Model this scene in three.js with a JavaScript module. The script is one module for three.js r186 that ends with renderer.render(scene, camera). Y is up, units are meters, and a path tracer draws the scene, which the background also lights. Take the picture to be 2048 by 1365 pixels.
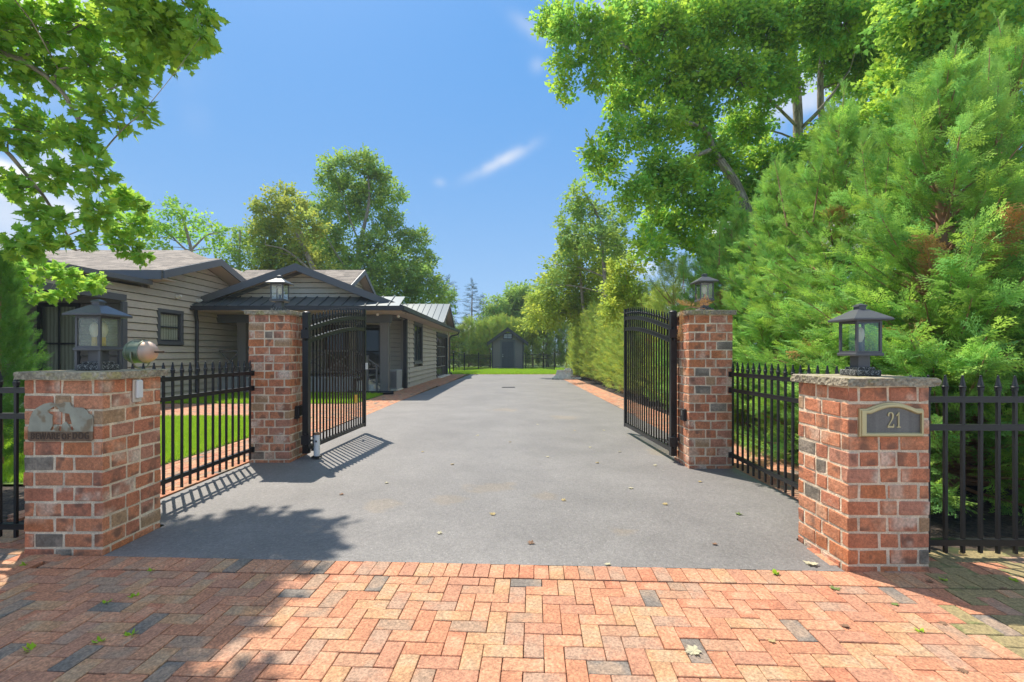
import * as THREE from 'three';
import { mergeGeometries } from 'three/addons/utils/BufferGeometryUtils.js';
import { FontLoader } from 'three/addons/loaders/FontLoader.js';
import { TextGeometry } from 'three/addons/geometries/TextGeometry.js';

// ---------------------------------------------------------------- camera, sky, sun, exposure
const scene = new THREE.Scene();
const EYE = 1.35, FOC = 950, VX = 1025, VY = 708;            // eye height in metres; the photograph's focal length and vanishing point in its pixels
const camera = new THREE.PerspectiveCamera(2 * Math.atan(682.5 / FOC) * 180 / Math.PI, 2048 / 1365, 0.05, 600);
camera.position.set(0, EYE, 0);
camera.lookAt(0, EYE, -10);
camera.setViewOffset(2048, 1365, -1, -25.5, 2048, 1365);     // shifted lens: verticals stay vertical
const EXPOSURE = 3.0;
const SUN = new THREE.Vector3(-0.343, 1, -0.455).normalize();

function lattice(ix, iy, seed) { let h = Math.imul(ix, 374761393) ^ Math.imul(iy, 668265263) ^ Math.imul(seed, 1274126177); h = Math.imul(h ^ (h >>> 13), 1274126177); h ^= h >>> 16; return (h >>> 0) / 4294967296; }
function tnoise(x, y, p, seed) {                              // value noise that repeats every p cells
  const x0 = Math.floor(x), y0 = Math.floor(y), fx = x - x0, fy = y - y0, m = (a) => ((a % p) + p) % p;
  const sx = fx * fx * (3 - 2 * fx), sy = fy * fy * (3 - 2 * fy), a = m(x0), b = m(x0 + 1), c = m(y0), d = m(y0 + 1);
  const t = lattice(a, c, seed) * (1 - sx) + lattice(b, c, seed) * sx, u = lattice(a, d, seed) * (1 - sx) + lattice(b, d, seed) * sx;
  return t * (1 - sy) + u * sy;
}
function fbm(u, v, p, oct, seed) { let s = 0, a = 0.5, n = 0; for (let i = 0; i < oct; i++) { s += a * tnoise(u * p, v * p, p, seed + i * 17); n += a; a *= 0.5; p *= 2; } return s / n; }
function rng(seed) { let s = seed >>> 0; return () => { s = (s + 0x6D2B79F5) >>> 0; let t = Math.imul(s ^ (s >>> 15), 1 | s); t = (t + Math.imul(t ^ (t >>> 7), 61 | t)) ^ t; return ((t ^ (t >>> 14)) >>> 0) / 4294967296; }; }
const clamp = (x, a = 0, b = 1) => Math.min(b, Math.max(a, x)), lerp = (a, b, t) => a + (b - a) * t, smooth = (a, b, x) => { const t = clamp((x - a) / (b - a)); return t * t * (3 - 2 * t); };

{ // the sky: clear blue, paler toward the horizon, with thin wisps; fill cloud added out of view
  const W = 2048, Hh = 1024, data = new Float32Array(W * Hh * 4);
  const wisps = [[1003, 322, 0.062, 0.011, 0.42, 0.75], [1075, 130, 0.016, 0.012, 0, 0.25], [1240, 15, 0.10, 0.035, 0.2, 0.7], [1060, 55, 0.05, 0.014, -0.5, 0.3], [25, 430, 0.09, 0.05, 0.1, 0.7], [390, 235, 0.03, 0.03, 0, 0.05], [1600, 210, 0.12, 0.05, 0.1, 0.7], [1420, 120, 0.1, 0.05, 0.1, 0.6], [1850, 40, 0.12, 0.05, 0.1, 0.4], [120, 120, 0.12, 0.05, 0.3, 0.4], [880, 365, 0.012, 0.008, 0, 0.25]].map(([px, py, a, b, r, s]) => {
    const d = new THREE.Vector3(px - VX, VY - py, -FOC).normalize(); return { az: Math.atan2(d.x, -d.z), el: Math.asin(d.y), a, b, c: Math.cos(r), n: Math.sin(r), s };
  });
  for (let j = 0; j < Hh; j++) for (let i = 0; i < W; i++) {
    const th = ((i + 0.5) / W - 0.5) * 2 * Math.PI, el = ((j + 0.5) / Hh - 0.5) * Math.PI;
    const az = Math.atan2(Math.cos(th), -Math.sin(th)), e = Math.max(0, Math.sin(el));
    const k = Math.pow(1 - e, 2.8);
    let r = lerp(0.100, 0.46, k), g = lerp(0.360, 0.71, k), b = lerp(0.84, 1.0, k);
    const q0 = Math.acos(clamp(Math.cos(el) * Math.sin(az) * SUN.x + Math.sin(el) * SUN.y - Math.cos(el) * Math.cos(az) * SUN.z, -1, 1)), au = 1.9 * Math.exp(-q0 / 0.16);   // the pale aureole that haze makes round the sun
    r += au; g += au * 0.97; b += au * 0.9;
    if (el < 0) { const t = smooth(0, -0.1, el); r = lerp(r, 0.16, t); g = lerp(g, 0.16, t); b = lerp(b, 0.15, t); }
    let cl = 0;
    for (const w of wisps) {
      let da = az - w.az; if (da > Math.PI) da -= 2 * Math.PI; if (da < -Math.PI) da += 2 * Math.PI; const de = el - w.el;
      if (Math.abs(da) > 0.4 || Math.abs(de) > 0.3) continue;
      const x = (da * w.c + de * w.n) / w.a, y = (de * w.c - da * w.n) / w.b, q = Math.exp(-x * x - y * y);
      cl = Math.max(cl, q * w.s * smooth(0.25, 0.75, fbm(i / W * 8, j / Hh * 4, 16, 5, 5) + 0.18 * q));
    }
    if (el > 0.02) { // bright cloud added out of view to lighten the shade; visible stretch kept clear
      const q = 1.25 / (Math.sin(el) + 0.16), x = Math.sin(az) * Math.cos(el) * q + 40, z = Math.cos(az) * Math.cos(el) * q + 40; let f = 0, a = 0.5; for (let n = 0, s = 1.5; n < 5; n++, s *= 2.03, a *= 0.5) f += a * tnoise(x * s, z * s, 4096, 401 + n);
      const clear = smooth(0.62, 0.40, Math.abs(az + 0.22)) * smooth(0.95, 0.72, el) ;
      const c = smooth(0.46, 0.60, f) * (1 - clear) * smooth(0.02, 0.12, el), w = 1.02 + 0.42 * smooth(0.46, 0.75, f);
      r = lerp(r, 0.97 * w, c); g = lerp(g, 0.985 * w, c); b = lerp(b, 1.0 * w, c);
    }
    const o = (j * W + i) * 4, gain = 1 / EXPOSURE;
    data[o] = lerp(r, 0.86, cl) * gain; data[o + 1] = lerp(g, 0.91, cl) * gain; data[o + 2] = lerp(b, 1.0, cl) * gain; data[o + 3] = 1;
  }
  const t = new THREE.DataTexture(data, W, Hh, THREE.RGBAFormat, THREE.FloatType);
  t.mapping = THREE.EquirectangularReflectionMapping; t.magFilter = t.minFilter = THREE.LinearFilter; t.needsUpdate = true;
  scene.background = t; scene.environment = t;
}
const sun = new THREE.DirectionalLight(new THREE.Color(1, 0.93, 0.82), 2.35);
sun.position.copy(SUN).multiplyScalar(60).add(new THREE.Vector3(0, 0, -12)); sun.target.position.set(0, 0, -12);
sun.castShadow = true; sun.shadow.mapSize.set(4096, 4096); Object.assign(sun.shadow.camera, { left: -32, right: 32, top: 40, bottom: -40, near: 1, far: 140 }); sun.shadow.bias = -0.0004;
scene.add(sun, sun.target);
const renderer = new THREE.WebGLRenderer({ antialias: true });
renderer.toneMapping = THREE.LinearToneMapping; renderer.toneMappingExposure = EXPOSURE; renderer.shadowMap.enabled = true;

// ---------------------------------------------------------------- helpers
const R = rng(20240611), rr = (a, b) => a + (b - a) * R();
const V = (x, y, D) => new THREE.Vector3(x, y, -D);            // D: metres in front of the camera
const at = (px, py, D) => V((px - VX) * D / FOC, EYE + (VY - py) * D / FOC, D);   // a measured place at its own distance
const taken = new Map();
function numbered(name) { const n = taken.get(name) || 0; taken.set(name, n + 1); return n ? name + '_' + String(n).padStart(3, '0') : name; }
function sh(o) { o.traverse((c) => { if (c.isMesh) { c.castShadow = true; c.receiveShadow = true; } }); return o; }
function tag(o, label, category, group, kind) { o.userData.label = label; o.userData.category = category; if (group) o.userData.group = group; if (kind) o.userData.kind = kind; return o; }
function thing(name, label, category, p, turn = 0, group) { const g = new THREE.Group(); g.name = numbered(name); g.position.copy(p); g.rotation.y = turn; scene.add(g); return tag(g, label, category, group); }
function part(name, geo, mat, parent) { const m = new THREE.Mesh(geo, mat); m.name = name; m.castShadow = m.receiveShadow = true; parent.add(m); return m; }
function struct(name, geo, mat) { const m = new THREE.Mesh(geo, mat); m.name = numbered(name); m.castShadow = m.receiveShadow = true; m.userData.kind = 'structure'; scene.add(m); return m; }
function plain(geo) { const g = geo.index ? geo.toNonIndexed() : geo; for (const k of Object.keys(g.attributes)) if (!['position', 'normal', 'uv'].includes(k)) g.deleteAttribute(k); return g; }
function merge(list) { return list.length === 1 ? plain(list[0]) : mergeGeometries(list.map(plain), false); }
function boxUV(geo, ox = 0, oy = 0) {                         // uv in metres, by the way each face points
  const g = geo.index ? geo.toNonIndexed() : geo, p = g.attributes.position, n = g.attributes.normal, uv = new Float32Array(p.count * 2);
  for (let i = 0; i < p.count; i++) {
    const ax = Math.abs(n.getX(i)), ay = Math.abs(n.getY(i)), az = Math.abs(n.getZ(i)); let u, v;
    if (ay >= ax && ay >= az) { u = p.getX(i); v = p.getZ(i); } else if (ax >= az) { u = p.getZ(i); v = p.getY(i); } else { u = p.getX(i); v = p.getY(i); }
    uv[2 * i] = u + ox; uv[2 * i + 1] = v + oy;
  }
  g.setAttribute('uv', new THREE.BufferAttribute(uv, 2)); return g;
}
const box = (w, h, d, x = 0, y = 0, z = 0) => boxUV(new THREE.BoxGeometry(w, h, d).translate(x, y, z));
function rawTris(tris) { const a = []; for (const t of tris) for (const v of t) a.push(v.x, v.y, v.z); const g = new THREE.BufferGeometry(); g.setAttribute('position', new THREE.Float32BufferAttribute(a, 3)); g.computeVertexNormals(); return boxUV(g); }
function hexa(b, t) {                                         // solid between two quads of corners that face each other
  const T = [], q = (p, r, s, u) => { T.push([p, r, s], [p, s, u]); };
  const c = new THREE.Vector3(); for (const v of [...b, ...t]) c.add(v); c.multiplyScalar(1 / 8);
  const f = (p, r, s, u) => { const n = new THREE.Vector3().subVectors(s, p).cross(new THREE.Vector3().subVectors(u, r)); const m = new THREE.Vector3().add(p).add(r).add(s).add(u).multiplyScalar(0.25).sub(c); n.dot(m) >= 0 ? q(p, r, s, u) : q(p, u, s, r); };
  f(...b); f(...t); for (let i = 0; i < 4; i++) { const j = (i + 1) % 4; f(b[i], b[j], t[j], t[i]); }
  return rawTris(T);
}
function chamferBox(w, h, d, c, j = 0, rnd = R) {             // box with bevelled, slightly uneven edges: 44 triangles
  const P = {}, s = [-1, 1];
  for (const x of s) for (const y of s) for (const z of s) {
    const X = x * w / 2 + (rnd() - 0.5) * j, Y = y * h / 2 + (rnd() - 0.5) * j, Z = z * d / 2 + (rnd() - 0.5) * j * 0.5, k = c * (0.6 + 0.8 * rnd());
    P[[x, y, z]] = [new THREE.Vector3(X, Y - y * k, Z - z * k), new THREE.Vector3(X - x * k, Y, Z - z * k), new THREE.Vector3(X - x * k, Y - y * k, Z)];
  }
  const T = [], o = (a, b, e) => { const n = new THREE.Vector3().subVectors(b, a).cross(new THREE.Vector3().subVectors(e, a)), m = new THREE.Vector3().add(a).add(b).add(e); n.dot(m) > 0 ? T.push([a, b, e]) : T.push([a, e, b]); }, q = (a, b, e, f) => { o(a, b, e); o(a, e, f); };
  for (const x of s) q(P[[x, -1, -1]][0], P[[x, 1, -1]][0], P[[x, 1, 1]][0], P[[x, -1, 1]][0]);
  for (const y of s) q(P[[-1, y, -1]][1], P[[1, y, -1]][1], P[[1, y, 1]][1], P[[-1, y, 1]][1]);
  for (const z of s) q(P[[-1, -1, z]][2], P[[1, -1, z]][2], P[[1, 1, z]][2], P[[-1, 1, z]][2]);
  for (const a of s) for (const b of s) {
    q(P[[-1, a, b]][1], P[[1, a, b]][1], P[[1, a, b]][2], P[[-1, a, b]][2]);
    q(P[[a, -1, b]][0], P[[a, 1, b]][0], P[[a, 1, b]][2], P[[a, -1, b]][2]);
    q(P[[a, b, -1]][0], P[[a, b, 1]][0], P[[a, b, 1]][1], P[[a, b, -1]][1]);
  }
  for (const x of s) for (const y of s) for (const z of s) o(...P[[x, y, z]]);
  const a = []; for (const t of T) for (const v of t) a.push(v.x, v.y, v.z);
  const g = new THREE.BufferGeometry(); g.setAttribute('position', new THREE.Float32BufferAttribute(a, 3)); g.computeVertexNormals(); return g;
}
function tube(pts, r0, r1, sides = 7, segs) {                  // tapered branch or pipe along points
  const c = pts.length > 2 ? new THREE.CatmullRomCurve3(pts) : new THREE.LineCurve3(pts[0], pts[1]); segs = segs || Math.max(1, (pts.length - 1) * 3);
  const pos = [], nor = [], uv = [], idx = [], fr = c.computeFrenetFrames(segs, false), L = c.getLength();
  for (let i = 0; i <= segs; i++) {
    const p = c.getPointAt(i / segs), r = lerp(r0, r1, i / segs);
    for (let k = 0; k <= sides; k++) { const a = k / sides * 2 * Math.PI, n = fr.normals[i].clone().multiplyScalar(Math.cos(a)).addScaledVector(fr.binormals[i], Math.sin(a)); pos.push(p.x + n.x * r, p.y + n.y * r, p.z + n.z * r); nor.push(n.x, n.y, n.z); uv.push(k / sides * 2 * Math.PI * r0, i / segs * L); }
  }
  for (let i = 0; i < segs; i++) for (let k = 0; k < sides; k++) { const a = i * (sides + 1) + k, b = a + sides + 1; idx.push(a, a + 1, b, b, a + 1, b + 1); }
  const g = new THREE.BufferGeometry(); g.setAttribute('position', new THREE.Float32BufferAttribute(pos, 3)); g.setAttribute('normal', new THREE.Float32BufferAttribute(nor, 3)); g.setAttribute('uv', new THREE.Float32BufferAttribute(uv, 2)); g.setIndex(idx); return g;
}
function tex(n, fn, srgb = true, metres = 1) {                 // fn(u, v) gives [r, g, b] in 0..1 (display values when srgb)
  const d = new Uint8Array(n * n * 4);
  for (let j = 0; j < n; j++) for (let i = 0; i < n; i++) { const c = fn((i + 0.5) / n, (j + 0.5) / n), o = (j * n + i) * 4; d[o] = clamp(c[0]) * 255; d[o + 1] = clamp(c[1]) * 255; d[o + 2] = clamp(c[2]) * 255; d[o + 3] = 255; }
  const t = new THREE.DataTexture(d, n, n); t.wrapS = t.wrapT = THREE.RepeatWrapping; t.magFilter = THREE.LinearFilter; t.minFilter = THREE.LinearMipmapLinearFilter; t.generateMipmaps = true; if (srgb) t.colorSpace = THREE.SRGBColorSpace; t.repeat.set(1 / metres, 1 / metres); t.needsUpdate = true; return t;
}
const grey = (f) => (u, v) => { const x = f(u, v); return [x, x, x]; };
const std = (o) => new THREE.MeshStandardMaterial({ side: THREE.DoubleSide, ...o });
const phys = (o) => new THREE.MeshPhysicalMaterial({ side: THREE.DoubleSide, ...o });
const lin = (r, g, b) => new THREE.Color().setRGB(r, g, b);

// ---------------------------------------------------------------- materials
const brickBump = tex(256, grey((u, v) => 0.6 * fbm(u, v, 24, 3, 3) + 0.4 * fbm(u, v, 90, 2, 9)), false, 0.5);
function clay(base, pale, scorch, seed, paleAmount, metres) {  // fired clay: mottled, with salt bloom and scorched patches
  return tex(256, (u, v) => {
    const a = fbm(u, v, 5, 4, seed), b = fbm(u, v, 40, 3, seed + 50), c = fbm(u, v, 3, 4, seed + 90), e = fbm(u, v, 128, 1, seed + 7);
    const p = smooth(0.50, 0.72, c) * paleAmount, s = smooth(0.56, 0.8, a) * 0.6, m = 0.74 + 0.34 * a + 0.26 * (b - 0.5) + 0.16 * (e - 0.5);
    return [0, 1, 2].map((k) => lerp(lerp(base[k] * m, scorch[k], s), pale[k] * (0.8 + 0.4 * b), p));
  }, true, metres);
}
const PALE = [0.85, 0.76, 0.67];
const brickMats = [
  [[0.83, 0.53, 0.38], 0.65], [[0.85, 0.56, 0.40], 0.5], [[0.81, 0.52, 0.39], 0.8], [[0.85, 0.58, 0.43], 0.6], [[0.79, 0.55, 0.44], 0.95], [[0.83, 0.52, 0.34], 0.45], [[0.75, 0.60, 0.45], 0.5], [[0.52, 0.48, 0.42], 0.3],
].map(([c, p], i) => std({ map: clay(c, PALE, [0.34, 0.27, 0.23], 11 + i * 31, p, 0.5), bumpMap: brickBump, bumpScale: 0.004, roughness: 0.92 }));
const pickBrick = (r = R) => { const x = r(); return brickMats[x < 0.2 ? 0 : x < 0.39 ? 1 : x < 0.54 ? 2 : x < 0.68 ? 3 : x < 0.78 ? 4 : x < 0.90 ? 5 : x < 0.955 ? 6 : 7]; };
const paverSpeck = tex(512, grey((u, v) => 0.5 * fbm(u, v, 60, 2, 31) + 0.5 * fbm(u, v, 128, 2, 33)), false, 0.6);
function paverMap(base, alt, seed) {
  return tex(256, (u, v) => { const a = fbm(u, v, 4, 4, seed), b = fbm(u, v, 64, 2, seed + 5), c = fbm(u, v, 128, 1, seed + 9), s = smooth(0.55, 0.78, a) * 0.8, m = 0.86 + 0.16 * a + 0.34 * (b - 0.5) + 0.22 * (c - 0.5); return [0, 1, 2].map((k) => lerp(base[k], alt[k], s) * m); }, true, 0.6);
}
const paverMats = [
  [[0.763, 0.551, 0.419], [0.721, 0.594, 0.488]], [[0.763, 0.525, 0.392], [0.774, 0.615, 0.488]], [[0.721, 0.514, 0.403], [0.636, 0.53, 0.445]], [[0.753, 0.572, 0.419], [0.678, 0.562, 0.445]], [[0.731, 0.477, 0.355], [0.753, 0.562, 0.44]], [[0.71, 0.535, 0.419], [0.604, 0.509, 0.424]], [[0.488, 0.451, 0.413], [0.615, 0.519, 0.435]], [[0.594, 0.53, 0.371], [0.445, 0.466, 0.276]],
].map(([a, b], i) => std({ map: paverMap(a, b, 300 + i * 23), bumpMap: paverSpeck, bumpScale: 0.003, roughness: 0.9 }));
const pickPaver = (r = R) => { const x = r(); return x < 0.24 ? 0 : x < 0.48 ? 1 : x < 0.64 ? 2 : x < 0.79 ? 3 : x < 0.87 ? 4 : x < 0.955 ? 5 : 6; };
const M = {};
M.mortar = std({ map: tex(256, (u, v) => { const a = fbm(u, v, 8, 4, 71), b = fbm(u, v, 80, 2, 75), m = 0.78 + 0.3 * a + 0.22 * (b - 0.5); return [0.92 * m, 0.84 * m, 0.72 * m]; }, true, 0.5), bumpMap: brickBump, bumpScale: 0.006, roughness: 0.95 });
M.stone = std({ map: tex(512, (u, v) => { const a = fbm(u, v, 4, 5, 81), b = fbm(u, v, 60, 3, 83), l = smooth(0.58, 0.72, fbm(u, v, 14, 3, 88)), m = 0.66 + 0.4 * a + 0.5 * (b - 0.5); return [lerp(0.70, 0.69, l) * m, lerp(0.65, 0.65, l) * m, lerp(0.55, 0.47, l) * m]; }, true, 0.8), bumpMap: tex(256, grey((u, v) => fbm(u, v, 30, 4, 85)), false, 0.4), bumpScale: 0.01, roughness: 0.95 });
M.iron = std({ color: lin(0.011, 0.012, 0.013), roughness: 0.4, bumpMap: tex(128, grey((u, v) => fbm(u, v, 40, 2, 99)), false, 0.1), bumpScale: 0.0004 });
M.lampMetal = std({ color: lin(0.075, 0.078, 0.084), roughness: 0.38 });
M.plinth = std({ map: tex(256, (u, v) => { const a = fbm(u, v, 60, 2, 111), s = smooth(0.55, 0.62, a), m = lerp(0.2, 0.55, s); return [m, m * 1.01, m * 0.97]; }, true, 0.3), roughness: 0.8 });
M.glass = phys({ color: lin(0.95, 0.97, 0.96), transmission: 1, thickness: 0, roughness: 0.02, ior: 1.5 });
M.seeded = phys({ color: lin(0.93, 0.95, 0.9), transmission: 0.96, thickness: 0, roughness: 0.04, ior: 1.5, bumpMap: tex(128, grey((u, v) => fbm(u, v, 12, 3, 121)), false, 0.1), bumpScale: 0.0012 });
M.bulb = phys({ color: lin(0.85, 0.80, 0.66), transmission: 0.4, thickness: 0, roughness: 0.3 });
M.amber = std({ color: lin(0.55, 0.36, 0.07), roughness: 0.5 });
M.white = std({ color: lin(0.72, 0.71, 0.68), roughness: 0.6 });
M.beige = std({ color: lin(0.62, 0.55, 0.45), roughness: 0.6 });
M.blackPlastic = std({ color: lin(0.012, 0.012, 0.013), roughness: 0.5 });
M.yellow = std({ color: lin(0.75, 0.36, 0.02), roughness: 0.4 });
M.brass = std({ color: lin(0.52, 0.45, 0.25), metalness: 0.55, roughness: 0.42 });
M.plaque = std({ map: tex(256, (u, v) => { const a = fbm(u, 0.3, 20, 3, 131), b = fbm(u, v, 60, 2, 133), m = 0.36 + 0.1 * a + 0.06 * b; return [m, m * 0.98, m * 0.94]; }, true, 0.4), metalness: 0.3, roughness: 0.5 });
M.steel = std({ map: tex(256, (u, v) => { const a = fbm(u, v, 6, 4, 141), s = smooth(0.6, 0.75, fbm(u, v, 9, 3, 144)) * 0.5, m = 0.52 + 0.2 * a; return [lerp(m, 0.46, s), lerp(m * 0.985, 0.34, s), lerp(m * 0.88, 0.22, s)]; }, true, 0.5), metalness: 0.35, roughness: 0.5 });
M.rust = std({ map: tex(256, (u, v) => { const a = fbm(u, v, 10, 4, 151), m = 0.7 + 0.5 * a; return [0.50 * m, 0.40 * m, 0.31 * m]; }, true, 0.3), roughness: 0.85 });
M.rustDark = std({ color: lin(0.09, 0.055, 0.035), roughness: 0.85 });
M.siding = std({ map: tex(512, (u, v) => { const a = fbm(u, v, 3, 3, 161), b = tnoise(u * 16, v * 256, 256, 163), m = 0.94 + 0.1 * (a - 0.5) + 0.09 * (b - 0.5); return [0.765 * m, 0.735 * m, 0.68 * m]; }, true, 1.6), bumpMap: tex(256, grey((u, v) => tnoise(u * 8, v * 128, 128, 165)), false, 0.8), bumpScale: 0.0008, roughness: 0.75 });
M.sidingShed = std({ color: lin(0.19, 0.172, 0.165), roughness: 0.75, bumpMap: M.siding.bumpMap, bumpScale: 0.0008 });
M.trim = std({ color: lin(0.10, 0.11, 0.122), roughness: 0.5 });
M.darkTrim = std({ color: lin(0.032, 0.036, 0.044), roughness: 0.45 });
M.post = std({ color: lin(0.17, 0.16, 0.15), roughness: 0.55 });
M.soffit = std({ color: lin(0.52, 0.42, 0.34), roughness: 0.7 });
M.deck = std({ color: lin(0.33, 0.33, 0.33), roughness: 0.7 });
M.metalRoof = std({ color: lin(0.13, 0.15, 0.152), roughness: 0.32, metalness: 0.3 });
M.shingle = std({ map: tex(1024, (u, v) => { const row = Math.floor(v * 16), off = lattice(row, 3, 7), col = Math.floor((u * 8 + off) % 8), a = lattice(col, row, 171), b = fbm(u, v, 128, 2, 173), y = v * 16 - row, m = (0.78 + 0.34 * a + 0.45 * (b - 0.5)) * (y < 0.08 ? 0.55 : 1); return [0.54 * m, 0.50 * m, 0.455 * m]; }, true, 2.2), roughness: 0.95 });
M.window = phys({ color: lin(0.03, 0.035, 0.035), roughness: 0.04, specularIntensity: 1, ior: 1.5 });
M.curtain = std({ map: tex(256, (u, v) => { const a = 0.5 + 0.5 * Math.sin(u * Math.PI * 2 * 10 + 2 * fbm(u, v, 4, 2, 181)), m = 0.62 + 0.16 * a; return [m, m, m * 0.92]; }, true, 1), roughness: 0.9 });
M.pane = phys({ color: lin(0.93, 0.95, 0.94), transmission: 1, thickness: 0, roughness: 0.01, ior: 1.6 });
M.plaster = std({ color: lin(0.42, 0.40, 0.37), roughness: 0.9 });
M.concrete = std({ map: tex(256, (u, v) => { const a = fbm(u, v, 5, 4, 191), b = fbm(u, v, 60, 2, 193), m = 0.8 + 0.3 * a + 0.2 * (b - 0.5); return [0.92 * m, 0.90 * m, 0.85 * m]; }, true, 0.7), bumpMap: brickBump, bumpScale: 0.006, roughness: 0.9 });
M.bark = std({ map: tex(256, (u, v) => { const a = fbm(u, v * 0.25, 24, 4, 201), b = fbm(u, v, 6, 3, 203), m = 0.5 + 0.7 * a + 0.25 * (b - 0.5); return [0.70 * m, 0.655 * m, 0.59 * m]; }, true, 0.8), bumpMap: tex(256, grey((u, v) => fbm(u, v * 0.25, 24, 4, 201)), false, 0.8), bumpScale: 0.02, roughness: 0.95 });
M.redBark = std({ color: lin(0.34, 0.19, 0.11), roughness: 0.95 });
const leaf = (r, g, b, t = 0.45) => phys({ color: lin(r, g, b), transmission: t, thickness: 0, roughness: 1, specularIntensity: 0.25 });
M.maple = leaf(0.36, 0.58, 0.08, 0.55);
M.mapleBack = leaf(0.33, 0.48, 0.10);
M.yellowLeaf = leaf(0.44, 0.54, 0.08, 0.55);
M.olive = leaf(0.40, 0.47, 0.09, 0.5);
M.cypress = leaf(0.32, 0.545, 0.105, 0.36);
M.arbor = leaf(0.40, 0.51, 0.095, 0.4);
M.spruce = leaf(0.05, 0.085, 0.05, 0.2);
M.grass = leaf(0.38, 0.58, 0.04, 0.45);
M.dryFrond = leaf(0.52, 0.29, 0.11, 0.3);
M.dryLeaf = leaf(0.46, 0.36, 0.18, 0.2);
M.asphalt = std({
  map: tex(2048, (u, v) => { const a = fbm(u, v, 5, 4, 211), b = tnoise(u * 700, v * 700, 700, 213), c = tnoise(u * 300, v * 300, 300, 214), st = smooth(0.90, 0.97, b) * 0.35, s = smooth(0.55, 0.8, fbm(u, v, 9, 5, 219)) * 0.012, m = 0.445 + 0.06 * (a - 0.5) + 0.06 * (b - 0.5) + 0.05 * (c - 0.5) + st * 0.3 + s; return [m * 1.025, m * 0.99, m * 0.955]; }, true, 5.3),
  bumpMap: tex(1024, grey((u, v) => 0.6 * tnoise(u * 340, v * 340, 340, 215) + 0.4 * tnoise(u * 120, v * 120, 120, 216)), false, 2.1), bumpScale: 0.003, roughness: 0.62, vertexColors: true });
M.sand = std({ map: tex(256, (u, v) => { const a = fbm(u, v, 30, 3, 221), g = smooth(0.6, 0.75, fbm(u, v, 5, 4, 223)), m = 0.6 + 0.5 * a; return [lerp(0.30, 0.24, g) * m, lerp(0.25, 0.27, g) * m, lerp(0.20, 0.14, g) * m]; }, true, 1.1), roughness: 1 });
M.soil = std({ map: tex(512, (u, v) => { const a = fbm(u, v, 60, 3, 231), b = fbm(u, v, 6, 3, 233), m = 0.3 + 0.9 * a * b + 0.2 * a; return [0.40 * m, 0.34 * m, 0.29 * m]; }, true, 1.5), bumpMap: tex(256, grey((u, v) => fbm(u, v, 40, 3, 237)), false, 0.7), bumpScale: 0.03, roughness: 1 });
M.turf = std({ map: tex(512, (u, v) => { const a = fbm(u, v, 80, 3, 241), b = fbm(u, v, 5, 3, 243), m = 0.6 + 0.5 * a + 0.3 * (b - 0.5); return [0.42 * m, 0.52 * m, 0.2 * m]; }, true, 2), roughness: 1 });
M.shedRoof = std({ color: lin(0.06, 0.06, 0.065), roughness: 0.9 });
M.road = std({ map: tex(512, (u, v) => { const a = fbm(u, v, 5, 4, 251), b = fbm(u, v, 120, 2, 253), m = 0.70 + 0.1 * a + 0.14 * (b - 0.5); return [m, m * 0.985, m * 0.955]; }, true, 3), roughness: 0.9 });

// ---------------------------------------------------------------- ground, driveway, paving
function sheet(pts, y) {                                       // flat polygon given as [x, D], uv in metres
  const s = new THREE.Shape(pts.map(([x, D]) => new THREE.Vector2(x, D))), g = new THREE.ShapeGeometry(s), p = g.attributes.position;
  for (let i = 0; i < p.count; i++) { const x = p.getX(i), D = p.getY(i); p.setXYZ(i, x, y, -D); g.attributes.normal.setXYZ(i, 0, 1, 0); g.attributes.uv.setXY(i, x, D); }
  const q = g.index; for (let i = 0; i < q.count; i += 3) { const a = q.getX(i), b = q.getX(i + 1), c = q.getX(i + 2), ux = p.getX(b) - p.getX(a), uz = p.getZ(b) - p.getZ(a), vx = p.getX(c) - p.getX(a), vz = p.getZ(c) - p.getZ(a); if (uz * vx - ux * vz < 0) { q.setX(i + 1, c); q.setX(i + 2, b); } }
  return g;
}
struct('ground', sheet([[-260, -40], [260, -40], [260, 400], [-260, 400]], -0.075), M.turf);
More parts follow.
